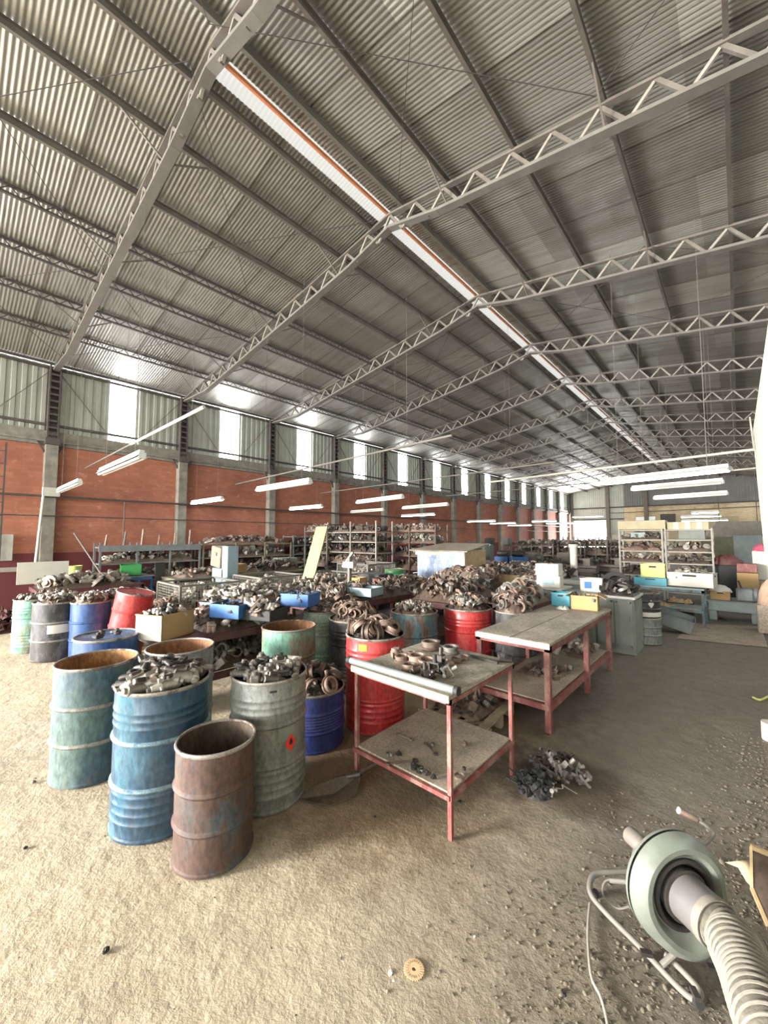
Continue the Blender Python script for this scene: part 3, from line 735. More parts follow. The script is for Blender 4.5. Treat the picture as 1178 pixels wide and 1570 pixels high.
on_shell(tk, .25, face_ang(tk, .3), .01, .10, 1.3, 'band', M['wcard'], .004)

# ================================================================== SCRAP PARTS (prototype meshes)
def proto_ring(R=.06, r=.046, L=.05, flange=True):
    mb = MB(); pr = [(r, 0), (R, 0)]
    if flange: pr = [(r, 0), (R * 1.18, 0), (R * 1.18, L * .25), (R, L * .3), (R, L * .75), (R * 1.1, L * .8), (R * 1.1, L), (r, L), (r, 0)]
    else: pr = [(r, 0), (R, 0), (R, L), (r, L), (r, 0)]
    mb.lathe(pr, 20); return mb
def proto_motor():
    mb = MB(); q = Matrix.Rotation(PI / 2, 4, 'Y')
    mb.lathe([(.0001, -.11), (.02, -.11), (.022, -.09), (.034, -.085), (.036, -.07), (.036, .03), (.040, .035), (.040, .045), (.030, .06), (.022, .10), (.012, .105), (.0001, .105)], 14, mat=q)
    mb.lathe([(.0001, -.05), (.018, -.05), (.018, .03), (.010, .035), (.0001, .035)], 10, mat=Matrix.Translation((0, 0, .052)) @ q)
    mb.box((.04, 0, .03), (.03, .03, .06)); mb.box((.05, .035, 0), (.012, .05, .02)); return mb
def proto_solenoid():
    return MB().lathe([(.0001, -.03), (.017, -.03), (.019, -.02), (.019, .03), (.006, .034), (.006, .05), (.0001, .05)], 12, mat=Matrix.Translation((-.01, 0, .055)) @ Matrix.Rotation(PI / 2, 4, 'Y'))
def proto_gear():
    mb = MB(); pr = []
    for i in range(24): 
        a = 2 * PI * i / 24; r = .017 if i % 2 else .013; pr.append((r * math.cos(a), r * math.sin(a)))
    V = [(z, x, y) for z in (.1, .125) for x, y in pr]
    return mb.add(V, [(i, (i + 1) % 24, 24 + (i + 1) % 24, 24 + i) for i in range(24)] + [tuple(range(24))[::-1], tuple(range(24, 48))])
def proto_alternator():
    mb = MB(); mb.lathe([(.0001, 0), (.05, .005), (.064, .02), (.064, .035), (.058, .038), (.058, .06), (.064, .063), (.064, .08), (.045, .095), (.018, .1), (.018, .105), (.036, .106), (.036, .112), (.028, .118), (.036, .124), (.036, .13), (.0001, .13)], 20)
    for i in range(3):
        a = i * 2.1; mb.box((.07 * math.cos(a), .07 * math.sin(a), .05), (.035, .02, .08), (0, 0, a))
    return mb
def proto_joint():
    mb = MB(); mb.bar((-.06, 0, 0), (.06, 0, 0), .022); mb.bar((0, -.06, 0), (0, .06, 0), .022)
    for a in range(4):
        c_, s_ = math.cos(a * PI / 2), math.sin(a * PI / 2)
        mb.tube([(.045 * c_, .045 * s_, 0), (.07 * c_, .07 * s_, 0)], .018, 10)
    mb.box((0, .055, .04), (.05, .012, .07)); mb.box((0, -.055, .04), (.05, .012, .07)); mb.box((0, 0, .075), (.05, .12, .014)); mb.tube([(0, 0, .08), (0, 0, .15)], .02, 10); return mb
def proto_elbow():
    pts = [(.06 * math.cos(a) - .06, 0, .06 * math.sin(a)) for a in np.linspace(0, PI * .6, 7)]
    mb = MB().tube(pts, .026, 12, False); mb.tube([pts[0], (0, 0, -.012)], [.03, .036], 12); return mb
def proto_rod():
    mb = MB().tube([(-.13, 0, 0), (.0, .01, 0), (.12, 0, .01)], .009, 8)
    mb.merge(proto_ring(.024, .015, .02, False), Matrix.Translation((-.14, 0, -.01))); mb.merge(proto_ring(.032, .022, .02, False), Matrix.Translation((.14, 0, 0))); return mb
def proto_block():
    mb = MB(); mb.box((0, 0, .03), (.11, .08, .06), None, .012); mb.tube([(0, 0, .06), (0, 0, .09)], .025, 12); mb.tube([(.055, 0, .03), (.08, 0, .03)], .018, 10); mb.box((-.03, .05, .03), (.03, .03, .02)); return mb
def proto_drumshoe():
    V = []; 
    for i in range(9):
        a = -1 + 2 * i / 8
        for r, z in ((.085, -.02), (.085, .02), (.078, .02), (.078, -.02)): V.append((r * math.cos(a) - .06, r * math.sin(a), z))
    F = [(i * 4 + k, i * 4 + (k + 1) % 4, i * 4 + 4 + (k + 1) % 4, i * 4 + 4 + k) for i in range(8) for k in range(4)] + [(0, 3, 2, 1), (32, 33, 34, 35)]
    mb = MB().add(V, F); mb.bar((.0, -.06, 0), (.0, .06, 0), .012); return mb
PM = {'ring': proto_ring(), 'bigring': proto_ring(.085, .067, .075), 'thinring': proto_ring(.075, .062, .03, False), 'motor': proto_motor(), 'alternator': proto_alternator(), 'joint': proto_joint(), 'elbow': proto_elbow(), 'rod': proto_rod(), 'block': proto_block(), 'shoe': proto_drumshoe(), 'cup': proto_ring(.038, .028, .055)}
PNAME = {'ring': 'coupling_ring', 'bigring': 'bearing_housing', 'thinring': 'steel_ring', 'motor': 'starter_motor', 'alternator': 'alternator', 'joint': 'universal_joint', 'elbow': 'pipe_elbow', 'rod': 'connecting_rod', 'block': 'cast_bracket', 'shoe': 'brake_shoe', 'cup': 'steel_bushing'}
PCAT = {'ring': 'ring', 'bigring': 'ring', 'thinring': 'ring', 'motor': 'motor', 'alternator': 'alternator', 'joint': 'car part', 'elbow': 'pipe part', 'rod': 'car part', 'block': 'car part', 'shoe': 'car part', 'cup': 'bushing'}
PWORD = {'ring': 'rusty flanged coupling ring', 'bigring': 'large rusty bearing housing ring', 'thinring': 'thin steel ring', 'motor': 'dusty starter motor', 'alternator': 'dusty round alternator', 'joint': 'cross shaped universal joint', 'elbow': 'bent pipe elbow', 'rod': 'small connecting rod', 'block': 'cast bracket', 'shoe': 'curved brake shoe', 'cup': 'short steel bushing'}
PMESH = {}
def pmesh(kind, mt):
    k = (kind, mt)
    if k not in PMESH:
        me = PM[kind].mesh(PNAME[kind]); me.materials.append(M[mt]); PMESH[k] = me
    return PMESH[k]
COUNT = {}
NMOT = [None]
def put(kind, mt, loc, rot, where, sc=1.0, detail=False):
    o = bpy.data.objects.new(PNAME[kind], pmesh(kind, mt)); C.objects.link(o)
    o.location = loc; o.rotation_euler = rot; o.scale = (sc, sc, sc)
    tag(o, '%s %s' % (PWORD[kind], where), PCAT[kind], '%ss %s' % (PNAME[kind].replace('_', ' '), where))
    if detail and kind == 'motor':
        for nm, key, mm in (('solenoid', 'sol', 'dark'), ('drive_gear', 'gear', 'greycast')):
            if key not in PMESH:
                me = (proto_solenoid() if key == 'sol' else proto_gear()).mesh(nm); me.materials.append(M[mm]); PMESH[key] = me
            c = bpy.data.objects.new(nm, PMESH[key]); C.objects.link(c); c.parent = o
    COUNT[kind] = COUNT.get(kind, 0) + 1
    return o
def rrot(flat=False): return (random.uniform(-.35, .35), random.uniform(-.35, .35), random.uniform(0, 6.3)) if flat else (random.uniform(-1.5, 1.5), random.uniform(-1.5, 1.5), random.uniform(0, 6.3))
def mound(rx, ry, h, rect=False, n=26, seed=0):
    """lumpy mass of packed parts below the loose ones"""
    r = random.Random(seed); V = []; F = []
    for i in range(n + 1):
        for j in range(n + 1):
            u, v = -1 + 2 * i / n, -1 + 2 * j / n
            if rect: x, y = u, v; d = max(abs(u), abs(v)) ** 2
            else:
                x, y = u * math.sqrt(1 - v * v / 2), v * math.sqrt(1 - u * u / 2); d = x * x + y * y
            z = h * (1 - d) ** .7 if d < 1 else 0
            edge = d < .98
            V.append((x * rx, y * ry, z + (r.uniform(-.02, .02) if edge else -.01)))
    for i in range(n):
        for j in range(n): a = i * (n + 1) + j; F.append((a, a + n + 1, a + n + 2, a + 1))
    return MB().add(V, F)
def heap(c, rx, ry, h, kinds, mats, num, where, sc=1.0, rect=False, seed=1, core='brownp', detail=False, rz=0.0, flat=False, pilelabel=None):
    """num loose parts lying over a packed mass. c = centre of the mouth / table top"""
    random.seed(seed)
    o = obj('packed_scrap', mound(rx * .97, ry * .97, h * .8, rect, seed=seed), M[core], None, c); o.rotation_euler = (0, 0, rz)
    tag(o, 'packed mass of small metal parts %s' % where, 'scrap metal', None, 'stuff')
    # even spread: sunflower for round, jitter grid for rectangular
    for i in range(num):
        if rect:
            nx = max(1, round(math.sqrt(num * rx / ry))); ny = max(1, math.ceil(num / nx))
            u = (((i % nx) + .5 + random.uniform(-.4, .4)) / nx) * 2 - 1; v = (((i // nx) + .5 + random.uniform(-.4, .4)) / ny) * 2 - 1
            d = max(abs(u), abs(v)) ** 2; x, y = u * rx * .92, v * ry * .92
        else:
            r_ = math.sqrt((i + .5) / num) * .86; a = i * 2.39996 + random.uniform(-.2, .2); d = r_ * r_; x, y = rx * r_ * math.cos(a), ry * r_ * math.sin(a)
        z = h * .8 * (1 - d) ** .7 + .028 * sc
        ca, sa = math.cos(rz), math.sin(rz)
        kd = random.choice(kinds)
        put(kd, random.choice(mats), (c[0] + x * ca - y * sa, c[1] + x * sa + y * ca, c[2] + z + random.uniform(-.01, .03) * sc), rrot(flat), where, sc * random.uniform(.85, 1.12), detail)
MIX3 = {'alu': ('alu', 'greycast', 'brownp'), 'greycast': ('greycast', 'alu', 'brownp'), 'brownp': ('brownp', 'greycast', 'rustring'), 'dark': ('dark', 'greycast', 'brownp'), 'rustring': ('rustring', 'greycast', 'brownp')}
def stuffheap(c, rx, ry, h, kinds, mt, num, label, sc=1.0, seed=3, rect=True, rz=0.0, cat='scrap metal', name='scrap_heap'):
    random.seed(seed); mb = MB(); mb.merge(mound(rx, ry, h * .62, rect, 18, seed)); mi = [0 if mt in ('wood', 'dred', 'black') else 2] * len(mb.f)
    for i in range(int(num * 1.5)):
        u, v = random.uniform(-.95, .95), random.uniform(-.95, .95)
        if not rect and u * u + v * v > .95: continue
        d = max(abs(u), abs(v)) ** 2 if rect else u * u + v * v
        z = h * .66 * (1 - d) ** .7 + .025 + random.uniform(0, .16 * h)
        q = len(mb.f)
        mb.merge(LOW[random.choice(kinds)], Matrix.Translation((u * rx, v * ry, z)) @ Euler(rrot()).to_matrix().to_4x4() @ Matrix.Scale(sc * random.uniform(.6, 1.25), 4))
        mi += [random.choice((0, 0, 1, 2))] * (len(mb.f) - q)
    tr = MIX3.get(mt, (mt, mt, mt)); me = mb.mesh(name)
    for k_ in tr: me.materials.append(M[k_])
    me.polygons.foreach_set('material_index', mi)
    o = obj(name, me, None, None, c); o.rotation_euler = (0, 0, rz); return tag(o, label, cat, None, 'stuff')
LOW = {'ring': MB().lathe([(.046, 0), (.065, 0), (.065, .05), (.046, .05), (.046, 0)], 10), 'motor': MB().tube([(-.1, 0, 0), (.02, 0, 0), (.1, 0, 0)], [.036, .036, .02], 8).box((.02, 0, .05), (.09, .03, .03)),
       'block': MB().box((0, 0, 0), (.11, .08, .07)).tube([(0, 0, .03), (0, 0, .08)], .025, 6), 'rod': MB().tube([(-.14, 0, 0), (.14, 0, 0)], .011, 5).box((.14, 0, 0), (.05, .05, .02)),
       'disc': MB().lathe([(.0001, 0), (.09, 0), (.09, .02), (.05, .025), (.05, .05), (.0001, .05)], 12)}

def dtop(k, dz=-.04):
    l = DR[k].location; return (l.x, l.y, dz)
def top(k, h, d=-.05): l = DR[k].location; return (l.x, l.y, h + d)
heap(top('blue', .91), .265, .265, .08, ['motor'], ['alu', 'greycast', 'alu', 'dark', 'brownp'], 34, 'heaped in the tall mid blue drum', 1.0, detail=True, seed=11, core='dark', flat=True)
heap(top('grey', .885, -.06), .25, .25, .06, ['motor', 'block'], ['alu', 'greycast', 'dark'], 34, 'heaped in the grey drum with hazard label', .8, detail=True, seed=12, core='dark', flat=True)
heap(top('navy', .50, -.03), .26, .26, .15, ['bigring', 'ring', 'elbow'], ['rustring', 'brownp', 'dark'], 22, 'in the low navy half drum', .9, seed=13, core='dark')
heap(top('red', .90, -.05), .275, .275, .15, ['bigring'], ['rustring', 'rustring', 'brownp'], 26, 'heaped in the red drum with yellow label', .85, seed=14, core='dark')
heap(top('mint', .88), .24, .24, .12, ['ring', 'bigring', 'cup'], ['rustring', 'brownp'], 30, 'heaped in the pale mint drum', .7, seed=15)
heap(top('blackfull', .86, -.04), .28, .28, .20, ['bigring', 'ring'], ['rustring', 'brownp', 'rustring'], 38, 'heaped in the dark drum behind the red one', .8, seed=16)
heap(top('teal', .87, -.04), .295, .295, .14, ['cup', 'block'], ['alu', 'rustring', 'greycast'], 70, 'heaped in the teal rusting drum', .62, seed=17)
heap(top('red2', .88, -.04), .305, .305, .18, ['ring', 'block', 'cup'], ['rustring', 'greycast', 'alu'], 46, 'heaped in the second red drum', .85, seed=18)
heap(top('darkred', .86, -.04), .27, .27, .26, ['bigring', 'ring', 'elbow'], ['rustring', 'brownp', 'greycast'], 36, 'heaped in the dark drum behind the long table', .95, seed=19)
heap(top('blueback', .88, -.04), .24, .24, .14, ['block', 'shoe', 'ring'], ['greycast', 'alu', 'brownp'], 30, 'heaped in the dark blue back drum', .85, seed=20)
heap(top('greenback', .88, -.04), .24, .24, .13, ['block', 'ring'], ['greycast', 'alu', 'brownp'], 26, 'heaped in the dull green back drum', .85, seed=21)
heap(top('splash', .88, -.04), .28, .28, .13, ['block', 'shoe'], ['greycast', 'alu', 'brownp'], 36, 'heaped in the stained black drum', .85, seed=22)
heap(top('greenleft', .86, -.04), .24, .24, .04, ['block'], ['greycast', 'brownp'], 16, 'in the green ribbed left drum', .8, seed=23)
heap(top('tealback', .88, -.06), .27, .27, .03, ['block'], ['brownp'], 12, 'in the farthest left teal drum', .9, seed=24)
for i, (dx, dy) in enumerate(((.05, .08), (-.1, -.02), (.12, -.1))):
    l = DR['lid'].location; put(['block', 'cup', 'block'][i], 'dark', (l.x + dx, l.y + dy, .875), (0, 0, i), 'lying on the lid of the bright blue drum', .7)

# ================================================================== TABLES
def frame_table(name, label, x0, x1, y0, y1, h, leg, legs, shelf_z, topmat, legmat, shelfmat, planks=1, top_t=.03, cat='table'):
    cx, cy = (x0 + x1) / 2, (y0 + y1) / 2
    t = thing(name, label, cat, (cx, cy, 0))
    X, Y = (x1 - x0) / 2, (y1 - y0) / 2
    for (lx, ly) in legs: obj('leg', MB().box((lx - cx, ly - cy, (h - top_t) / 2), (leg, leg, h - top_t)), legmat, t)
    mb = MB(); zt = h - top_t - leg * .5
    for s_ in (-1, 1): mb.box((0, s_ * (Y - leg / 2), zt), (2 * X, leg, leg)); mb.box((s_ * (X - leg / 2), 0, zt), (leg, 2 * Y, leg))
    obj('top_frame', mb, legmat, t)
    wdt = 2 * X / planks
    for i in range(planks): obj('table_top' if planks == 1 else 'top_board', MB().box((-X + wdt * (i + .5), 0, h - top_t / 2), (wdt - .006, 2 * Y, top_t), None, .004), topmat, t)
    if shelf_z:
        mb = MB()
        for s_ in (-1, 1): mb.box((0, s_ * (Y - leg / 2), shelf_z - leg / 2), (2 * X - leg, leg * .8, leg)); mb.box((s_ * (X - leg / 2), 0, shelf_z - leg / 2), (leg * .8, 2 * Y - leg, leg))
        obj('shelf_frame', mb, legmat, t)
        obj('lower_shelf', MB().box((0, 0, shelf_z + .006), (2 * X - leg * 2.2, 2 * Y - leg * 2.2, .012)), shelfmat, t)
    return t
T1 = frame_table('work_table', 'small red framed work table with rusty parts and a lower shelf, nearest table', -2.30, -1.40, 2.17, 3.13, .89, .028,
                 [(-2.27, 2.2), (-1.42, 2.2), (-2.27, 3.1), (-1.42, 3.1)], .27, M['board'], M['redp'], M['shelfb'])
X, Y = .45, .48
obj('edge_strip', MB().box((0, -Y - .006, .87), (.90, .012, .045)), M['ivory'], T1)['label'] = 'cream wooden edge strip'
t = thing('roller_tube', 'grey steel tube with black end caps lying on the front edge of the small table', 'tube', (-1.86, 2.2, .918), .03)
obj('pipe', MB().tube([(-.47, 0, 0), (.47, 0, 0)], .026, 18), M['bluegrey'], t)
obj('end_cap', MB().tube([(.47, 0, 0), (.50, 0, 0)], .030, 18), M['black'], t); obj('end_cap', MB().tube([(-.50, 0, 0), (-.47, 0, 0)], .030, 18), M['black'], t)
tag(obj('corner_clamp', MB().box((-1.45, 3.08, .92), (.12, .09, .06), (0, 0, .5), .01).tube([(-1.47, 3.05, .94), (-1.40, 3.0, .95)], .02, 10), M['dark']), 'small black clamp on the far right corner of the small table', 'clamp')
random.seed(5)
for kd, mt, px, py, s_ in (('bigring', 'rustring', 661, 990, .9), ('bigring', 'greycast', 692, 996, .75), ('bigring', 'rustring', 640, 1010, .8), ('ring', 'rustring', 617, 1008, .9), ('ring', 'brownp', 628, 1022, .9), ('bigring', 'rustring', 655, 1016, .75),
                          ('joint', 'dark', 668, 1028, .8), ('joint', 'dark', 676, 1016, .8), ('motor', 'brownp', 640, 1026, .6), ('block', 'dark', 660, 1034, .6), ('ring', 'rustring', 700, 1010, .7), ('ring', 'rustring', 712, 1006, .6), ('alternator', 'rustring', 606, 1002, .6), ('joint', 'greycast', 682, 1032, .7), ('block', 'rustring', 690, 1016, .6), ('elbow', 'rustring', 618, 1000, .9), ('cup', 'rustring', 632, 1004, .9), ('joint', 'dark', 652, 1038, .7)):
    p = at(px, py, .92); p.x = min(p.x, -1.47)
    put(kd, mt, (p.x, p.y, .895 + (.02 if kd in ('joint', 'motor') else 0)), (random.uniform(-.1, .1) if kd in ('ring', 'bigring', 'cup') else random.uniform(-1, 1), 0, random.uniform(0, 6)), 'lying on top of the small red table', s_)
tag(obj('steel_bar', MB().bar((-1.75, 2.98, .905), (-1.45, 2.95, .905), .02), M['dark']), 'dark steel bar on the far side of the small table', 'bar')
for kd, mt, px, py, s_ in (('cup', 'greycast', 588, 1163, .4), ('cup', 'greycast', 600, 1158, .35), ('block', 'dark', 612, 1158, .35), ('rod', 'brownp', 660, 1148, .6), ('block', 'dark', 632, 1180, .5), ('cup', 'dark', 642, 1185, .6), ('cup', 'alu', 628, 1197, .45), ('block', 'dark', 636, 1203, .35), ('rod', 'brownp', 615, 1170, .7), ('thinring', 'brownp', 705, 1192, .5), ('block', 'brownp', 713, 1143, .4), ('cup', 'greycast', 664, 1143, .35), ('rod', 'rustring', 620, 1130, .5), ('block', 'dark', 645, 1210, .3), ('cup', 'dark', 712, 1180, .3)):
    p = at(px, py, .29); p.y = max(p.y, 2.24); put(kd, mt, (p.x, p.y, .29), (0, 0, random.uniform(0, 6)), 'on the lower shelf of the small red table', s_)
T2 = frame_table('work_table', 'long red framed work table with two grey boards, second table', -2.20, -1.40, 3.95, 6.45, .86, .055,
                 [(-2.17, 3.99), (-1.44, 3.99), (-1.44, 5.3), (-2.17, 5.3), (-1.44, 6.41), (-2.17, 6.41)], .27, M['board'], M['redp'], M['shelfb'], 2)
obj('front_edge', MB().box((0, -1.257, .83), (.8, .01, .05)), M['offwhite'], T2)
def box_open(name, label, c, size, rz, mt, cat='box', wall=.008, group=None, flaps=False, handle=False, kind=None):
    t = thing(name, label, cat, c, rz, group); x, y, z = size[0] / 2, size[1] / 2, size[2]
    mb = MB(); mb.box((0, 0, wall / 2), (2 * x, 2 * y, wall))
    obj('base', mb, mt, t)
    mb = MB()
    for s_ in (-1, 1): mb.box((s_ * (x - wall / 2), 0, z / 2), (wall, 2 * y, z)); mb.box((0, s_ * (y - wall / 2), z / 2), (2 * x, wall, z))
    obj('walls', mb, mt, t)
    if handle: 
        mb = MB()
        for s_ in (-1, 1): mb.box((s_ * x, 0, z * .8), (.004, y * .6, z * .12)); mb.box((0, s_ * y, z * .8), (x * .6, .004, z * .14))
        obj('handle_slot', mb, M['ink'], t)
    if flaps:
        for s_ in (-1, 1): obj('flap', MB().box((s_ * (x + .05), 0, z + .005), (.13, 2 * y, .005), (0, s_ * -.5 * -1, 0)), mt, t)
    else: 
        mb = MB()
        for s_ in (-1, 1): mb.box((s_ * x, 0, z - .008), (.016, 2 * y + .016, .016)); mb.box((0, s_ * y, z - .008), (2 * x + .016, .016, .016))
        obj('top_rim', mb, mt, t)
    return t
# items at the far end of the long table
p = at(905, 931, .86)
box_open('cardboard_box', 'brown cardboard box at the far end of the long red table', (-1.68, 6.2, .862), (.34, .28, .2), .15, M['card'], flaps=True)
stuffheap((-1.68, 6.2, .98), .15, .12, .05, ['block', 'rod'], 'greycast', 14, 'small metal parts inside the cardboard box on the long table', .5, 31)
box_open('plastic_crate', 'cyan plastic crate at the back of the long red table', (-2.02, 6.28, .862), (.26, .24, .2), .1, M['cyanpl'], 'crate', handle=True)
tag(obj('white_rag', mound(.1, .07, .03, n=8, seed=4), M['wcard'], None, (-1.93, 5.98, .862)), 'crumpled white rag beside the cyan crate on the long table', 'rag')
stuffheap((-1.8, 6.0, .285), .25, .3, .12, ['motor', 'block'], 'alu', 20, 'aluminium parts on the far end of the long table lower shelf', .9, 33)
stuffheap((-1.8, 4.9, .285), .25, .3, .02, ['rod', 'block'], 'brownp', 14, 'few small dusty parts on the long table lower shelf', .5, 34)
t = thing('wooden_pallet', 'broken wooden pallet on the floor below the long table', 'pallet', (-2.2, 3.75, 0), .1)
for i in range(5): obj('top_board', MB().box((-.32 + .16 * i, 0, .11), (.09, .75, .018), (0, 0, random.uniform(-.05, .05))), M['oldwood'], t)
for i in range(3): obj('bearer', MB().box((0, -.32 + .32 * i, .05), (.75, .07, .1)), M['oldwood'], t)
stuffheap((-2.2, 3.75, .12), .25, .25, .05, ['rod', 'block'], 'dark', 16, 'oily odds and ends on the broken pallet', .8, 35)

# white carton wedged between drums, cardboard box with parts
box_open('carton', 'small white carton lying between the grey drum and the green drum', (-3.17, 2.16, .62), (.2, .16, .15), .5, M['wcard'])
box_open('cardboard_box', 'large open cardboard box, white and brown, beside the bright blue drum', (-4.78, 1.66, .80), (.36, .44, .27), .42, M['card'], flaps=False)
o = bpy.data.objects['cardboard_box.001'] if 'cardboard_box.001' in bpy.data.objects else t
obj('printed_side', MB().box((0, -.222, .135), (.355, .004, .26)), M['wcard'], o)['label'] = 'white printed side'
heap((-4.78, 1.66, 1.0), .16, .19, .07, ['block', 'motor'], ['dark', 'alu'], 14, 'in the large cardboard box', .7, rect=True, seed=41, rz=.42)

# ================================================================== BENCH ROWS WITH HEAPS
def bench(label, x0, x1, y0, y1, h=.8, mt=None, shelf=.35, leg=.07):
    t = frame_table('steel_bench', label, x0, x1, y0, y1, h, leg, [(x0 + .05, y0 + .05), (x1 - .05, y0 + .05), (x0 + .05, y1 - .05), (x1 - .05, y1 - .05)] + ([((x0 + .05), (y0 + y1) / 2), (x1 - .05, (y0 + y1) / 2)] if y1 - y0 > 2.5 else []), shelf, M['dred'] if mt is None else mt, M['dred'] if mt is None else mt, M['dred'] if mt is None else mt, 1, .02, 'bench')
    return t
bench('dark red steel bench carrying the cardboard box, nearest of the bench rows', -5.45, -4.45, 1.52, 3.2)
heap((-4.92, 2.6, .8), .45, .62, .2, ['motor', 'alternator', 'block', 'ring'], ['greycast', 'rustring', 'alu', 'brownp'], 60, 'heaped on the nearest dark red bench', 1.05, rect=True, seed=42)
stuffheap((-4.95, 2.3, .37), .42, .75, .22, ['motor', 'block', 'ring'], 'greycast', 90, 'grey parts heaped on the lower shelf of the nearest dark red bench', 1, 43)
bench('dark red steel bench, second row behind the cardboard box', -7.0, -5.9, 2.9, 6.3)
heap((-6.45, 3.6, .8), .52, .7, .22, ['alternator', 'motor', 'ring'], ['alu', 'greycast', 'alu'], 66, 'heaped on the near end of the second bench row', 1.05, rect=True, seed=44)
heap((-6.45, 5.3, .8), .52, .9, .24, ['block', 'motor', 'elbow'], ['greycast', 'rustring', 'alu'], 66, 'heaped on the far end of the second bench row', 1.05, rect=True, seed=45)
bench('dark steel bench between the mint drum and the yellow plank', -5.7, -4.75, 3.9, 7.2)
heap((-5.2, 4.7, .8), .45, .75, .22, ['ring', 'bigring', 'rod'], ['rustring', 'brownp', 'greycast'], 60, 'heaped on the bench behind the mint drum', 1.0, rect=True, seed=46)
heap((-5.2, 6.3, .8), .45, .8, .25, ['block', 'ring', 'cup'], ['rustring', 'greycast', 'brownp'], 60, 'heaped at the far end of the bench behind the mint drum', 1.1, rect=True, seed=47)
bench('dark steel bench in the middle of the hall before the white cabin', -5.6, -4.2, 7.7, 9.0)
stuffheap((-4.9, 8.35, .8), .65, .6, .35, ['ring', 'motor', 'disc'], 'rustring', 200, 'large heap of rusty rings on the bench before the white cabin', 1.3, 48)
bench('dark steel bench behind the teal drum', -4.4, -3.4, 5.5, 7.4)
heap((-3.9, 6.3, .8), .48, .75, .3, ['ring', 'block', 'elbow'], ['rustring', 'greycast', 'brownp'], 60, 'heaped on the bench behind the teal and red drums', 1.1, rect=True, seed=49)
bench('low dark steel bench behind the second red drum', -3.2, -2.5, 6.2, 7.2, .78)
heap((-2.85, 6.7, .78), .33, .48, .3, ['bigring', 'elbow', 'motor'], ['rustring', 'greycast', 'alu'], 36, 'heaped on the low bench behind the second red drum', 1.1, rect=True, seed=50)
# bins among the heaps
for (px, py, z, sz, mt, lb) in ((357, 938, 1.0, (.42, .3, .16), 'bluepl', 'blue plastic bin on the heap left of centre'), (461, 922, 1.02, (.42, .32, .17), 'bluepl', 'blue plastic bin below the leaning yellow plank'),
                               (330, 930, .98, (.3, .22, .12), 'lblue', 'pale blue tray on the heap before the wire cages')):
    p = at(px, py, z); box_open('plastic_bin', lb, (p.x, p.y, z - .05), sz, .4, M[mt], 'bin')
    stuffheap((p.x, p.y, z + .03), sz[0] * .42, sz[1] * .42, .07, ['block', 'rod'], 'dark', 10, 'dark small parts inside the %s' % lb, .6, int(px))
p = at(395, 940, .98)
box_open('parts_tray', 'long dark tray of black parts right of the blue bin', (p.x, p.y, .93), (.6, .35, .12), .4, M['black'], 'tray')
stuffheap((p.x, p.y, 1.0), .26, .15, .1, ['rod', 'motor'], 'alu', 16, 'light alloy parts in the long dark tray', .8, 52)
p = at(500, 918, .98)
box_open('plastic_bin', 'low light blue bin right of the yellow plank foot', (at(560, 903, 1.0).x, at(560, 903, 1.0).y, .9), (.5, .4, .14), .2, M['lblue'], 'bin')
# wire cages full of grey parts
def cage(label, c, sz, rz=0.0, fill='alu', seed=1):
    t = thing('wire_cage', label, 'cage', c, rz); x, y, z = sz[0] / 2, sz[1] / 2, sz[2]
    mb = MB()
    for sx in (-1, 1):
        for sy in (-1, 1): mb.bar((sx * x, sy * y, 0), (sx * x, sy * y, z), .04)
    for zz in (.12, z):
        for s_ in (-1, 1): mb.bar((-x, s_ * y, zz), (x, s_ * y, zz), .035); mb.bar((s_ * x, -y, zz), (s_ * x, y, zz), .035)
    obj('frame', mb, M['chord'], t)
    for nm, pa in (('mesh_side', 0), ('mesh_side', 1), ('mesh_side', 2), ('mesh_side', 3)):
        mb = MB(); L = x if pa < 2 else y
        for u in np.arange(-L, L, .055):
            a = (u, (-y if pa == 0 else y), .12) if pa < 2 else ((-x if pa == 2 else x), u, .12); mb.bar(a, (a[0], a[1], z), .005)
        for zz in np.arange(.12, z, .055):
            if pa < 2: yy = -y if pa == 0 else y; mb.bar((-x, yy, zz), (x, yy, zz), .005)
            else: xx = -x if pa == 2 else x; mb.bar((xx, -y, zz), (xx, y, zz), .005)
        obj('mesh_side', mb, M['webm'], t)
    obj('deck', MB().box((0, 0, .11), (2 * x, 2 * y, .02)), M['chord'], t)
    stuffheap((c[0], c[1], .12), x * .94, y * .94, z * .85 + .1, ['motor', 'ring', 'block'], fill, 260, 'grey cast parts filling the %s' % label, 1.1, seed, rz=rz)
    return t
cage('wire cage left of the row before the olive bench', (-8.55, 3.6, 0), (1.2, 1.2, .95), 0, 'alu', 61)
cage('wire cage in the middle of the row, fullest of parts', (-8.3, 5.1, 0), (1.2, 1.1, 1.0), 0, 'alu', 62)
cage('wire cage behind the long dark tray', (-7.9, 6.6, 0), (1.2, 1.2, .95), 0, 'greycast', 63)
cage('wire cage nearest the yellow plank', (-7.9, 8.0, 0), (1.2, 1.1, 1.15), 0, 'greycast', 64)
t = thing('machine_guard', 'light blue L shaped machine column beside the beige box', 'machine', at(345, 885, .9).to_tuple()[:2] + (0,))
obj('column', MB().box((.25, 0, .85), (.28, .3, 1.65), None, .02), M['lblue'], t); obj('arm', MB().box((-.1, 0, .95), (.6, .3, .35), None, .02), M['lblue'], t)
l = t.location
tag(obj('control_box', MB().box((0, 0, 0), (.5, .35, .5), (0, .12, 0), .02).box((.0, -.19, .08), (.2, .02, .08), (0, .12, 0)), M['shelfb'], None, (l.x - .18, l.y, 1.40)), 'beige brown control box standing on the light blue machine arm', 'box')
p = at(385, 905, .8)
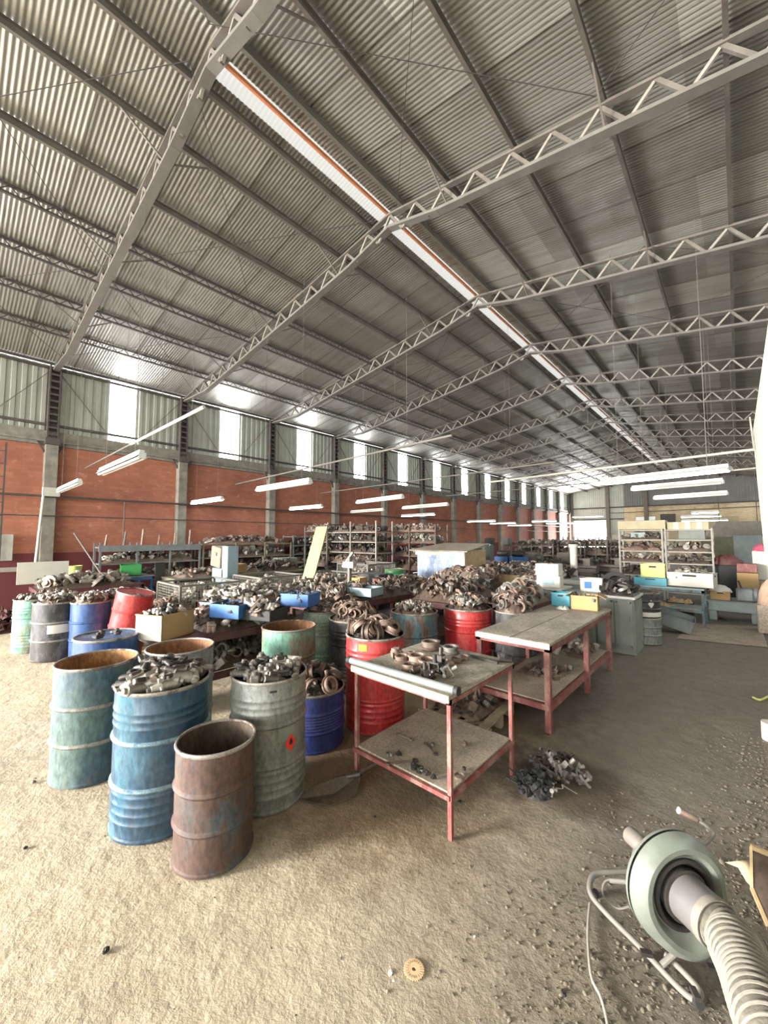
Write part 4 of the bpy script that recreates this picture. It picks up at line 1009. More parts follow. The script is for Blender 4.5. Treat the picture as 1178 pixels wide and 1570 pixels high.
tag(obj('machine_cover', MB().box((0, 0, .45), (.9, .5, .9), None, .03).box((.3, -.1, .5), (.2, .55, .9), None, .02), M['lblue'], None, (p.x - .2, p.y + .1, 0)), 'pale blue sheet metal cover among the wire cages', 'machine cover')
# leaning yellow plank
a = at_d(468, 905, 8.3); b = at_d(494, 808, 8.9)
a = Vector((a.x, a.y, a.z)); 
t = tag(obj('plank', MB().bar((0, 0, 0), b - a, .30, .03), M['yplank'], None, a), 'long pale yellow plank leaning upright in the middle of the heaps', 'plank')

# ================================================================== RACKS
def rack(label, x0, x1, y0, y1, h, levels, mt, fills, kinds=('motor', 'block', 'ring', 'disc'), post=.045, bays=1, fillmat=('greycast', 'brownp', 'dark'), name='shelf_rack', back=False, density=26, group=None):
    cx, cy = (x0 + x1) / 2, (y0 + y1) / 2
    t = thing(name, label, 'rack', (cx, cy, 0), 0, group); X, Y = (x1 - x0) / 2, (y1 - y0) / 2
    alongx = X > Y; L = X if alongx else Y
    for i in range(bays + 1):
        u = -L + 2 * L * i / bays
        for s_ in (-1, 1):
            q = (u, s_ * Y) if alongx else (s_ * X, u)
            obj('upright', MB().box((q[0], q[1], h / 2), (post, post, h)), mt, t)
    for z in levels: obj('shelf', MB().box((0, 0, z), (2 * X, 2 * Y, .035)), mt, t)
    if back: obj('back_panel', MB().box(((-X if not alongx else 0), (Y if alongx else 0), h / 2), ((.01, 2 * Y, h) if not alongx else (2 * X, .01, h))), mt, t)
    for i, z in enumerate(levels[:fills]):
        gap = (levels[i + 1] - z) if i + 1 < len(levels) else .3
        stuffheap((cx, cy, z + .02), X * .95, Y * .9, min(gap * .75, .32), list(kinds), fillmat[i % len(fillmat)], int(density * L * 2), 'mixed used parts on the %s shelf of the %s' % (['lowest', 'second', 'third', 'fourth', 'fifth', 'sixth'][i], label), 1.0, int(abs(cx * 31 + cy * 7)) + i)
    return t
# along the brick wall
rack('grey blue wall rack nearest the left edge', -12.5, -11.9, 2.55, 5.0, 1.75, [.25, .75, 1.2, 1.62], M['bluegrey'], 3, bays=3, fillmat=('greycast', 'brownp'))
obj_b = tag(obj('steel_beam', MB().box((-11.86, 3.75, 1.6), (.05, 2.5, .16)), M['bluegrey']), 'grey blue front beam across the top of the nearest wall rack', 'beam')
for i in range(6): tag(obj('angle_iron', MB().bar((-12.2, 2.7 + i * .42, 1.64), (-12.25, 2.75 + i * .42, 1.95 + .08 * (i % 3)), .035), M['brownp']), 'rusty angle iron standing up from the nearest wall rack', 'angle iron', 'angle irons on the nearest wall rack')
rack('olive wall rack, second along the brick wall', -12.5, -11.9, 5.1, 8.2, 1.72, [.25, .8, 1.25, 1.66], M['olive'], 4, bays=3, fillmat=('brownp', 'dark', 'greycast'))
rack('grey pigeonhole rack, third along the brick wall', -12.5, -11.9, 8.3, 10.9, 1.95, [.3, .62, .94, 1.26, 1.58, 1.9], M['bluegrey'], 5, bays=5, fillmat=('dark', 'greycast', 'brownp'))
rack('grey pigeonhole rack behind the last wire cage', -12.5, -11.9, 11.0, 13.0, 1.95, [.3, .62, .94, 1.26, 1.58, 1.9], M['bluegrey'], 5, bays=5, fillmat=('dark', 'greycast', 'brownp'))
tag(obj('grey_cabinet', MB().box((0, 0, .62), (.5, .6, 1.24), None, .02), M['greyg'], None, (at_x(437, 900, -10.8).x, at_x(437, 900, -10.8).y, 0)), 'narrow pale grey cabinet before the pigeonhole racks', 'cabinet')
box_open('cardboard_box', 'pale cardboard box on the olive bench', (-10.3, 5.35, .92), (.42, .32, .24), .2, M['card'])
t = frame_table('work_bench', 'olive green work bench behind the first wire cage', -10.8, -9.9, 3.6, 7.4, .9, .07, [(-10.75, 3.65), (-9.95, 3.65), (-10.75, 7.35), (-9.95, 7.35)], .4, M['olive'], M['olive'], M['olive'], cat='bench')
obj('side_panel', MB().box((.44, 0, .45), (.02, 3.6, .8)), M['olive'], t)
stuffheap((-10.35, 4.3, .9), .35, .5, .15, ['block', 'motor'], 'brownp', 40, 'brown parts on the near end of the olive bench', 1, 66)
stuffheap((-10.35, 6.5, .9), .35, .7, .3, ['block', 'rod', 'motor'], 'dark', 70, 'dark parts on the far end of the olive bench', 1.2, 67)
# table by the wall at the left edge
frame_table('work_table', 'dark red table against the wall at the left edge, carrying wheel parts', -11.5, -10.4, 1.2, 3.1, .82, .05, [(-11.45, 1.25), (-10.45, 1.25), (-11.45, 3.05), (-10.45, 3.05)], None, M['dred'], M['dred'], M['dred'])
stuffheap((-10.95, 2.1, .82), .5, .85, .22, ['disc', 'ring', 'motor'], 'alu', 70, 'dark and shiny wheel parts on the left wall table', 1.4, 68)
p = at_x(67, 873, -11.6)
t = thing('white_board', 'plain white board standing behind the parts on the left wall table', 'board', (-11.2, at_x(67, 873, -11.2).y, .83))
obj('panel', MB().box((0, 0, .30), (.02, .85, .46)), M['wcard'], t)
tag(obj('yellow_bucket', MB().lathe([(.0001, 0), (.12, 0), (.16, .2), (.15, .2), (.11, .02)], 16), M['yelpl'], None, tuple(at(114, 880, 1.0))), 'small yellow bowl on the far end of the left wall table', 'bowl')
tag(obj('leaning_rod', MB().tube([(-11.3, 2.55, .85), (-12.5, 2.1, 2.0)], .02, 6), M['steel']), 'thin grey rod leaning from the left wall table to the brick column', 'rod')
p = at(200, 878, 1.0)
box_open('plastic_crate', 'green plastic crate above the drums on the left', (p.x, p.y, .95), (.62, .42, .26), -.2, M['greenpl'], 'crate')
frame_table('steel_stand', 'dark blue steel stand under the green plastic crate', p.x - .5, p.x + .5, p.y - .4, p.y + .4, .94, .05, [(p.x - .45, p.y - .35), (p.x + .45, p.y - .35), (p.x - .45, p.y + .35), (p.x + .45, p.y + .35)], .4, M['bluegrey'], M['bluepl'], M['bluegrey'], cat='stand')
tag(obj('leaning_board', MB().bar((p.x + .75, p.y + .5, .0), (p.x + .5, p.y + .5, 1.25), .22, .04), M['black']), 'black board leaning beside the green crate stand', 'board')
stuffheap((-8.2, 2.9, 0), .5, .45, .8, ['ring', 'motor'], 'rustring', 160, 'reddish brown heap of parts right of the tilted red drum', 1.2, 69, False)
stuffheap((-11.6, .55, 0), .8, .9, .3, ['block', 'rod', 'disc'], 'dred', 120, 'dark red scrap heap on the floor at the left wall', 1.3, 70, False)
tag(obj('rail_guard', MB().bar((-12.4, -.3, 1.15), (-12.4, 1.6, 1.15), .05, .1), M['webm']), 'pale horizontal rail on the maroon wall at the left edge', 'rail')

# big open rack in the middle
def Xat(px, Y): return at_y(px, 823, Y).x
YB = 7.6 + 1.6
rack('tall open parts rack right of the yellow plank', Xat(503, YB), Xat(577, YB), YB, YB + .8, 2.42, [.3, .98, 1.27, 1.62, 1.98, 2.1][:1] + [1.0, 1.36, 1.72, 2.05], M['webm'], 5, bays=2, density=40)
rack('darker open parts rack left of the white cabin', Xat(592, YB + 1.2), Xat(668, YB + 1.2), YB + 1.2, YB + 1.9, 2.3, [.3, .8, 1.25, 1.7, 2.08], M['brownp'], 5, bays=2, density=40)
rack('rack with dark parts behind the yellow plank', Xat(468, 9.0), Xat(502, 9.0), 9.0, 9.6, 2.3, [.3, .85, 1.3, 1.7, 2.1], M['steel'], 5, bays=2, density=36)
t = thing('post_stand', 'grey post stand with a clamp head before the open rack', 'stand', tuple(at(536, 905, .85))[:2] + (0,))
obj('post', MB().box((0, 0, .75), (.06, .06, 1.5)), M['chord'], t); obj('base', MB().box((0, 0, .01), (.4, .4, .02)), M['chord'], t); obj('clamp_head', MB().box((0, 0, 1.35), (.3, .1, .12)).bar((-.2, 0, 1.3), (.1, 0, 1.6), .04).bar((.2, .0, 1.25), (-.05, .1, 1.5), .05), M['alu'], t)
tag(obj('storage_box', MB().box((0, 0, .5), (.75, .5, 1.0), None, .02), M['p_black'], None, tuple(at(575, 882, .95))[:2] + (0,)), 'dark green box between the open rack and the green drum', 'box')
drum('bright green drum before the darker open rack', tuple(at(606, 873, 1.05))[:2] + (0,), .27, 1.06, M['greenpl'], M['darkin'], 'none', lid=True)
box_open('cardboard_box', 'tan cardboard box before the open rack, beside the post stand', tuple(at(548, 893, .95))[:2] + (.8,), (.32, .28, .26), .2, M['card'])
box_open('cardboard_box', 'orange cardboard box before the darker open rack', tuple(at(583, 893, .95))[:2] + (.8,), (.22, .25, .24), .2, M['redp'])
# white cabin
t = thing('machine_cabin', 'white and blue stained cabin with beige side and flat roof', 'cabin', (-6.15, 9.7, 0))
obj('front_panel', MB().box((0, -.6, .75), (1.5, .03, 1.5)), M['bluefilm'], t)['label'] = 'blue and white stained front'
obj('side_panel', MB().box((.75, 0, .77), (.03, 1.2, 1.54)), M['wood'], t); obj('side_panel', MB().box((-.75, 0, .75), (.03, 1.2, 1.5)), M['ivory'], t)
obj('back_panel', MB().box((0, .6, .75), (1.5, .03, 1.5)), M['ivory'], t)
mb = MB(); mb.add([(-.95, -.75, 1.5), (.95, -.75, 1.5), (.85, .7, 1.68), (-.7, .7, 1.68), (-.95, -.75, 1.53), (.95, -.75, 1.53), (.85, .7, 1.71), (-.7, .7, 1.71)], [(0, 3, 2, 1), (4, 5, 6, 7), (0, 1, 5, 4), (1, 2, 6, 5), (2, 3, 7, 6), (3, 0, 4, 7)])
obj('roof', mb, M['shelfb'], t); obj('fascia', MB().box((0, -.64, 1.44), (1.6, .03, .1)), M['wcard'], t); obj('corner_post', MB().box((.77, -.6, .75), (.08, .08, 1.5)), M['offwhite'], t)

# machines and crates beyond (centre right)
def lathe_machine(label, c, rz, L, mt, s=1.0):
    t = thing('metal_lathe', label, 'machine', c, rz)
    obj('bed', MB().box((0, 0, .72), (L, .4, .16), None, .02).box((0, 0, .86), (L, .28, .08)), M[mt], t)
    for s_ in (-1, 1): obj('pedestal', MB().box((s_ * L * .38, 0, .33), (.45, .4, .66), None, .02), M[mt], t)
    obj('headstock', MB().box((-L * .38, 0, 1.08), (.5, .42, .44), None, .03), M[mt], t)
    obj('chuck', MB().tube([(-L * .38 + .25, 0, 1.1), (-L * .38 + .4, 0, 1.1)], .14, 16), M['greycast'], t)
    obj('carriage', MB().box((.05, 0, .95), (.35, .5, .12)).box((.05, -.1, 1.06), (.14, .14, .14)), M['dark'], t)
    obj('tailstock', MB().box((L * .38, 0, 1.0), (.22, .25, .28)).tube([(L * .38 - .25, 0, 1.1), (L * .38 + .1, 0, 1.1)], .04, 10), M[mt], t)
    obj('handwheel', MB().lathe([(.09, -.01), (.11, -.01), (.11, .01), (.09, .01), (.09, -.01)], 16, mat=Matrix.Translation((L * .5, 0, 1.1)) @ Matrix.Rotation(PI / 2, 4, 'Y')), M['dark'], t)
    return t
def press(label, c, mt, h=1.9, rz=0.0):
    t = thing('drill_press', label, 'machine', c, rz)
    obj('base', MB().box((0, 0, .06), (.5, .6, .12), None, .02), M[mt], t); obj('column', MB().tube([(0, .15, .1), (0, .15, h - .2)], .06, 14), M[mt], t)
    obj('table', MB().box((0, -.05, .9), (.4, .4, .06)), M['greycast'], t); obj('head', MB().box((0, 0, h - .25), (.28, .6, .4), None, .04), M[mt], t)
    obj('motor', MB().tube([(0, .32, h - .45), (0, .32, h - .1)], .1, 14), M['dark'], t); obj('spindle', MB().tube([(0, -.18, h - .7), (0, -.18, h - .4)], .03, 10), M['greycast'], t)
    for k in range(3): obj('handle', MB().bar((.15, -.1, h - .35), (.15 + .05, -.1 + .2 * math.cos(k * 2.1), h - .35 + .2 * math.sin(k * 2.1)), .015), M['dark'], t)
    return t
def gy(px, Y): q = at_y(px, 823, Y); return (q.x, Y, 0)
press('pale green drill press behind the white cabin', gy(722, 14), 'greencast', 1.75)
press('dark drill press left of the pale green machine', gy(751, 17), 'dsteel', 1.9)
press('grey drill press farther along the brick wall', gy(778, 20), 'greyg', 1.9)
t = thing('milling_machine', 'pale green rounded milling machine beyond the cabin', 'machine', gy(745, 14.5))
obj('body', MB().box((0, 0, .8), (.5, .5, 1.6), None, .06), M['greencast'], t); obj('head', MB().tube([(.1, -.3, 1.1), (.1, -.3, 1.6)], .2, 16), M['greencast'], t); obj('table', MB().box((0, -.35, .95), (.9, .3, .1)), M['greycast'], t)
for i, (px, Y, mt, lb) in enumerate(((772, 13.5, 'bluepl', 'blue machine cabinet nearest the cabin'), (795, 13.5, 'bluepl', 'blue machine cabinet right of the first one'))):
    t = thing('machine_cabinet', lb, 'cabinet', gy(px, Y)); obj('body', MB().box((0, 0, .6), (.5, .5, 1.2), None, .02), M[mt], t); obj('motor', MB().tube([(-.2, 0, 1.3), (.2, 0, 1.3)], .12, 14), M['dark'], t)
lathe_machine('dark metal lathe, left of the white post', gy(855, 15), 0, 2.6, 'steel')
lathe_machine('dark metal lathe, right of the white post', gy(905, 16), 0, 2.4, 'steel')
lathe_machine('grey metal lathe in the second row of machines', gy(830, 20), 0, 2.8, 'greyg')
lathe_machine('dark metal lathe before the bright far doorway', gy(900, 22), 0, 2.8, 'steel')
lathe_machine('grey green lathe far along the brick wall', gy(835, 26), 0, 3, 'greyg')
lathe_machine('dark lathe far along near the doorway', gy(880, 30), 0, 3, 'dsteel')
for i, (px, Y, lb) in enumerate(((815, 17, 'left of the lathes'), (856, 17.9, 'behind the lathes'), (896, 19.0, 'with square frames before the doorway'), (925, 20.3, 'right of the far doorway'))):
    q = gy(px, Y); rack('low dark machine rack %s' % lb, q[0] - .9, q[0] + .9, Y, Y + .6, 1.9 if i in (2,) else 1.6, [.3, .7, 1.1, 1.5], M['steel'], 4, bays=4, fillmat=('greycast', 'alu', 'brownp'), density=34)
# white stand pipe
tag(obj('white_post', MB().tube([(0, 0, .0), (0, 0, 1.62)], .09, 16).tube([(0, 0, 1.62), (0, 0, 1.7)], .12, 16), M['offwhite'], None, gy(879, 11.2)), 'thick white round post between the lathes', 'post')
# crates and pallets of parts (brown cardboard stacks) right of the cabin
for i, (px, py, z, sz, mt, lb) in enumerate(((765, 868, 1.1, (.9, .7, .5), 'card', 'wide brown carton stack beyond the cabin'), (790, 880, .95, (1.1, .6, .25), 'wood', 'low wooden crate before the brown cartons'), (820, 868, 1.05, (.8, .6, .4), 'brownp', 'dark brown crate right of the brown cartons'), (808, 884, .92, (.35, .3, .2), 'card', 'small yellow brown box on the car part heap'))):
    p = at(px, py, z); box_open('crate', lb, (p.x, p.y, z - sz[2]), sz, .05, M[mt], 'crate')
    st = frame_table('stand', 'low steel stand under the %s' % lb, p.x - sz[0] / 2, p.x + sz[0] / 2, p.y - sz[1] / 2, p.y + sz[1] / 2, z - sz[2], .04, [(p.x - sz[0] * .45, p.y - sz[1] * .45), (p.x + sz[0] * .45, p.y + sz[1] * .45), (p.x - sz[0] * .45, p.y + sz[1] * .45), (p.x + sz[0] * .45, p.y - sz[1] * .45)], None, M['oldwood'], M['steel'], M['oldwood'], cat='stand')
    stuffheap((p.x, p.y, z - .1), sz[0] * .45, sz[1] * .45, .15, ['block', 'motor'], 'brownp', 24, 'brown parts filling the %s' % lb, 1, 80 + i)

# ================================================================== CABINET ROW
def cabinet(label, x0, x1, y0, y1, h, mt, topmat, doors=2):
    cx, cy = (x0 + x1) / 2, (y0 + y1) / 2; t = thing('cabinet', label, 'cabinet', (cx, cy, 0)); X, Y = (x1 - x0) / 2, (y1 - y0) / 2
    obj('body', MB().box((0, 0, h / 2 + .03), (2 * X, 2 * Y, h - .06)), M[mt], t)
    obj('plinth', MB().box((0, 0, .03), (2 * X + .02, 2 * Y + .02, .06)), M[mt], t)
    obj('counter_top', MB().box((0, 0, h), (2 * X + .06, 2 * Y + .06, .035), None, .006), M[topmat], t)
    for i in range(doors):
        w_ = 2 * X / doors; c = -X + w_ * (i + .5)
        d = obj('door', MB().box((c, -Y - .01, h / 2 + .03), (w_ - .02, .02, h - .14)), M[mt], t)
        mb = MB(); f = .035
        for s_ in (-1, 1): mb.box((c + s_ * (w_ / 2 - .03), -Y - .024, h / 2 + .03), (f, .012, h - .16)); mb.box((c, -Y - .024, h / 2 + .03 + s_ * (h / 2 - .1)), (w_ - .05, .012, f))
        obj('door_frame', mb, M[mt], d); obj('handle', MB().bar((c + w_ * .3, -Y - .035, h * .6), (c + w_ * .3, -Y - .035, h * .68), .012), M['steel'], d)
    mb = MB()
    for s_ in (-1, 1): mb.box((X + .006, s_ * (Y - .04), h / 2), (.012, .05, h - .12)); mb.box((X + .006, 0, h / 2 + s_ * (h / 2 - .08)), (.012, 2 * Y, .05))
    obj('side_frame', mb, M[mt], t)
    return t
cabinet('grey green wooden cabinet with panelled doors, right end of the counter row', -1.84, -1.30, 7.45, 8.15, .90, 'greyg', 'offwhite', 2)
cabinet('light grey cabinet seen behind the end of the long table', -2.45, -1.86, 7.45, 8.1, .88, 'greyg', 'teal', 1)
cabinet('pale teal cabinet with slatted front in the counter row', -3.35, -2.48, 7.6, 8.2, .92, 'teal', 'white', 3)
cabinet('pale teal cabinet farther back in the counter row', -3.2, -2.3, 8.9, 9.5, .9, 'teal', 'offwhite', 2)
heap((-1.55, 7.8, .92), .26, .3, .12, ['alternator', 'motor', 'shoe'], ['dark', 'greycast', 'dark'], 22, 'on the grey green cabinet', 1.1, rect=True, seed=91, core='dark')
box_open('cardboard_box', 'white box with blue print on the grey cabinet, torn brown side', (-2.05, 8.0, .90), (.36, .26, .24), .2, M['wcard'])
o = [x for x in C.objects if x.name.startswith('cardboard_box')][-1]
obj('blue_print', MB().box((-.05, -.132, .12), (.12, .003, .12)), M['bluepl'], o); obj('brown_side', MB().box((.182, 0, .12), (.003, .25, .22)), M['card'], o)
t = tag(obj('ring_reel', proto_ring(.2, .14, .1), M['black'], None, (-1.72, 8.3, 1.02)), 'black round reel behind the white box with blue print', 'reel'); t.rotation_euler = (1.2, 0, .4)
def bottlebox(label, c, rz=0):
    t = thing('carton', label, 'box', c, rz)
    obj('body', MB().box((0, 0, .11), (.42, .3, .22), None, .006), M['wcard'], t); obj('printed_side', MB().box((0, -.152, .11), (.22, .004, .1)), M['lblue'], t); obj('tape', MB().box((0, 0, .2215), (.06, .3, .002)), M['card'], t)
    return t
bottlebox('white carton at the bottom of the stack on the teal cabinet', (-2.72, 7.78, .94), .1)
bottlebox('white carton at the top of the stack on the teal cabinet', (-2.74, 7.8, 1.163), .05)
stuffheap((-3.1, 7.9, .94), .2, .25, .15, ['block', 'motor', 'disc'], 'alu', 24, 'alloy parts on the left of the teal cabinet', 1, 93)
p = at(790, 884, 1.0)
for i, (px, py, mt, lb) in enumerate(((775, 880, 'lblue', 'pale blue car lamp on the far counter'), (812, 884, 'yelpl', 'yellow topped car part on the far counter'), (840, 882, 'offwhite', 'white bag on the far counter'), (795, 888, 'greycast', 'grey car part on the far counter'))):
    q = at_y(px, py, 10.0); q.x = max(-5.0, min(-3.2, q.x)); o = tag(obj('car_lamp' if i == 0 else 'car_part', MB().lathe([(.0001, 0), (.16, .0), (.2, .06), (.14, .14), (.0001, .17)], 16, ex=.6).box((0.1, 0, .08), (.2, .1, .1)), M[mt], None, (q.x, 9.75 + .12 * (i % 2), .93)), lb, 'car part')
frame_table('steel_bench', 'pale steel bench beyond the teal cabinets under the car parts', -5.3, -2.9, 9.5, 10.6, .92, .06, [(-5.2, 9.6), (-3.0, 9.6), (-5.2, 10.5), (-3.0, 10.5)], .4, M['teal'], M['teal'], M['teal'], cat='bench')
stuffheap((-4.1, 10.0, .93), 1.1, .45, .25, ['disc', 'motor', 'block', 'rod'], 'dark', 130, 'dark car parts covering the pale far bench', 1.4, 94)
# engine covers between cabin and counter
q = at(735, 893, .95)
tag(obj('fan_motor', MB().lathe([(.0001, 0), (.26, 0), (.3, .1), (.28, .22), (.12, .3), (.0001, .3)], 20).box((.1, .1, .2), (.3, .2, .2)), M['dark'], None, (q.x, q.y, .72)), 'dark rounded car blower right of the cabin side', 'car part')
tag(obj('support_crate', MB().box((0, 0, .355), (.8, .7, .71), None, .01), M['teal'], None, (q.x, q.y, 0)), 'pale crate under the dark car blower', 'crate')

# ================================================================== RIGHT BACK AREA
YR = 14.5
x0, x1, x2 = Xat(950, YR), Xat(1018, YR), Xat(1092, YR)
rack('left of the two grey steel shelf racks at right', x0, x1 - .04, YR, YR + .55, 2.15, [.25, .7, 1.1, 1.45, 1.8, 2.1], M['webm'], 5, bays=1, fillmat=('dark', 'greycast', 'alu', 'brownp', 'greycast'), density=20)
rack('right of the two grey steel shelf racks at right', x1 + .04, x2, YR, YR + .55, 2.15, [.25, .7, 1.1, 1.45, 1.8, 2.1], M['webm'], 4, bays=1, fillmat=('dark', 'greycast', 'alu', 'alu'), density=20)
tag(obj('storage_case', MB().box((0, 0, 0), (x2 - x1 - .5, .4, .27), None, .01), M['greyg'], None, ((x1 + x2) / 2 + .1, YR + .27, 1.96)), 'long grey case on the top shelf of the right rack', 'box')
tag(obj('storage_case', MB().box((0, 0, 0), (.4, .4, .2), None, .01), M['teal'], None, (x0 + .5, YR + .27, 1.94)), 'pale box on the top shelf of the left rack', 'box')
tag(obj('board_sheet', MB().box((0, 0, 0), (x1 - x0 + .1, .5, .28), None, .01), M['ivory'], None, ((x0 + x1) / 2, YR + .3, 2.27)), 'cream flat box on top of the left rack', 'box')
for i in range(7): tag(obj('file_box', MB().box((0, 0, .11), (.15, .35, .22), None, .005), M['wcard' if i % 2 else 'ivory'], None, (x1 + .16 + i * (x2 - x1 - .3) / 6, YR + .27, 2.12)), 'pale file box on top of the right rack', 'box', 'file boxes on the right rack')
def gp(px, Y, z): q = at_y(px, 823, Y); return (q.x, Y, z)
box_open('plastic_crate', 'yellow green plastic crate in front of the left rack', gp(1000, 10.9, .98), (.46, .36, .3), .05, M['yelpl'], 'crate', handle=True)
box_open('plastic_crate', 'cyan plastic crate under the yellow green crate', gp(996, 10.9, .80), (.62, .42, .175), .03, M['cyanpl'], 'crate', handle=True)
t = frame_table('steel_bench', 'teal steel bench below the crates at right', gp(975, 11, 0)[0], gp(1078, 11, 0)[0], 10.6, 11.4, .8, .05, [(gp(978, 11, 0)[0], 10.65), (gp(1075, 11, 0)[0], 10.65), (gp(978, 11, 0)[0], 11.35), (gp(1075, 11, 0)[0], 11.35)], .35, M['teal'], M['p_teal'], M['teal'], cat='bench')
box_open('plastic_crate', 'white ribbed plastic crate in front of the right rack', gp(1058, 11, .82), (.8, .5, .3), -.1, M['wcard'], 'crate', handle=True)
stuffheap(gp(1058, 11, 1.0), .36, .22, .1, ['block', 'rod'], 'alu', 20, 'pale parts in the white ribbed crate', 1, 95)
# tubs below
for i, (px, py, sz, mt, lb) in enumerate(((1012, 955, (.55, .45, .35), 'black', 'black tub on the floor right of the stacked drums'), (1042, 950, (.5, .45, .38), 'black', 'black tub on the floor left of the green steel base'))):
    q = at(px, py, 0); box_open('tub', lb, (q.x, q.y + .25, 0), sz, .1, M[mt], 'tub'); stuffheap((q.x, q.y + .25, sz[2] - .08), sz[0] * .44, sz[1] * .44, .1, ['block'], 'wood', 14, 'light pieces in the %s' % lb, 1, 96 + i)
q = at(1030, 940, .38)
box_open('basket', 'blue grey mesh basket tilted on the black tubs', (q.x, q.y + .1, .13), (.6, .4, .25), .1, M['bluegrey'], 'basket')
[x for x in C.objects if x.name.startswith('basket')][-1].rotation_euler = (.15, .3, .1)
# green steel base with crates
t = thing('machine_stand', 'green welded steel machine base on two feet', 'base', (-.14, 12.2, 0))
obj('top_plate', MB().box((0, 0, .44), (.92, .8, .03)), M['greyg'], t); obj('girder', MB().box((0, -.36, .33), (.86, .05, .2)).box((0, -.39, .41), (.88, .08, .02)).box((0, -.39, .24), (.88, .08, .02)), M['teal'], t); obj('girder', MB().box((0, .36, .33), (.86, .05, .2)), M['teal'], t)
for s_ in (-1, 1): obj('foot', MB().box((s_ * .36, 0, .11), (.14, .75, .22), None, .01), M['teal'], t)
box_open('wooden_crate', 'small wooden fruit crate on the green steel base', (-.36, 12.05, .455), (.36, .32, .2), 0, M['card'], 'crate', handle=True)
tag(obj('paper_sack', mound(.22, .18, .14, n=10, seed=8), M['wcard'], None, (-.36, 12.05, .64)), 'crumpled pale sack in the wooden fruit crate', 'sack')
t = thing('gearbox', 'blue grey gearbox on the green steel base', 'car part', (.06, 12.1, .455))
obj('housing', MB().box((0, 0, .14), (.3, .3, .28), None, .03).lathe([(.0001, 0), (.16, 0), (.16, .05), (.1, .1), (.0001, .1)], 18, mat=Matrix.Translation((.15, 0, .15)) @ Matrix.Rotation(PI / 2, 4, 'Y')), M['bluegrey'], t); obj('lever', MB().tube([(-.05, 0, .28), (-.1, 0, .45)], .02, 8), M['dark'], t)
tag(obj('black_bag', mound(.25, .3, .42, n=12, seed=9), M['black'], None, (.48, 12.0, 0)), 'black bag on the floor right of the green steel base', 'bag')
# flat sheets on the floor
tag(obj('cardboard_sheet', MB().add([(-.93, 9.2, .006), (.3, 9.5, .006), (.28, 11.55, .006), (-.86, 11.0, .006), (-.93, 9.2, .012), (.3, 9.5, .012), (.28, 11.55, .012), (-.86, 11.0, .012)], [(0, 3, 2, 1), (4, 5, 6, 7), (0, 1, 5, 4), (1, 2, 6, 5), (2, 3, 7, 6), (3, 0, 4, 7)]), M['shelfb']), 'flat dusty board lying on the floor in the right walkway', 'board')
# things behind the white panel
q = gp(1113, 15, 0)
t = thing('bin_stack', 'dark upright bin with crimson bundle on top', 'bin', q); obj('bin', MB().box((0, 0, .55), (.9, .6, 1.1), None, .02), M['black'], t); obj('bundle', mound(.4, .25, .3, n=10, seed=12), M['dred'], t, (0, 0, 1.1))
tag(obj('partition_board', MB().box((0, 0, .95), (1.5, .05, 1.9)), M['olive'], None, gp(1113, 20, 0)), 'brown olive board behind the dark bin', 'board')
tag(obj('steel_cabinet', MB().box((0, 0, .98), (.75, .5, 1.95), None, .02), M['teal'], None, gp(1146, 19, 0)), 'pale tall cabinet right of the brown olive board', 'cabinet')
t = thing('roof_hood', 'grey peaked metal hood hanging before the cream far wall', 'hood', gp(1140, 24, 0)); obj('hood', MB().add([(-1.3, 0, 1.9), (1.0, 0, 1.9), (.6, 0, 2.6), (-.9, 0, 2.6), (-1.3, .8, 1.9), (1.0, .8, 1.9), (.6, .8, 2.6), (-.9, .8, 2.6)], [(0, 1, 2, 3), (7, 6, 5, 4), (0, 3, 7, 4), (1, 5, 6, 2), (3, 2, 6, 7), (0, 4, 5, 1)]), M['steel'], t)
for s_ in (-.8, .5): obj('hanger_rod', MB().bar((s_, .4, 2.6), (s_, .4, 6.0), .03), M['dsteel'], t)
t = thing('carton', 'tan cartons beside the dark bin', 'box', gp(1143, 13.5, 0)); obj('body', MB().box((0, 0, .5), (.4, .4, 1.0), None, .01), M['card'], t); obj('top_carton', MB().box((0, 0, 1.12), (.38, .35, .22), None, .01), M['redp'], t)
q = gp(1166, 14, 0)
t = thing('white_bin', 'white narrow bin with pink cloth near the right edge', 'bin', q); obj('body', MB().box((0, 0, 1.17), (.34, .34, .74), None, .02), M['wcard'], t); obj('stand', MB().box((0, 0, .4), (.5, .45, .8), None, .01), M['shelfb'], t); obj('cloth', mound(.2, .2, .18, n=10, seed=13), plain('pink_cloth', 'a84a60', .8), t, (.02, 0, 1.54))
q = gp(1176, 11, 0)
tag(obj('peach_sack', mound(.2, .22, .5, n=12, seed=14), plain('peach_sack', 'a58a74', .85), None, (q[0], 11, .56)), 'peach coloured sack at the right edge above the grey bin', 'sack')
tag(obj('grey_bin', MB().box((0, 0, .28), (.42, .45, .56), None, .02), M['shelfb'], None, (q[0], 11, 0)), 'brown grey bin at the right edge under the peach sack', 'bin')

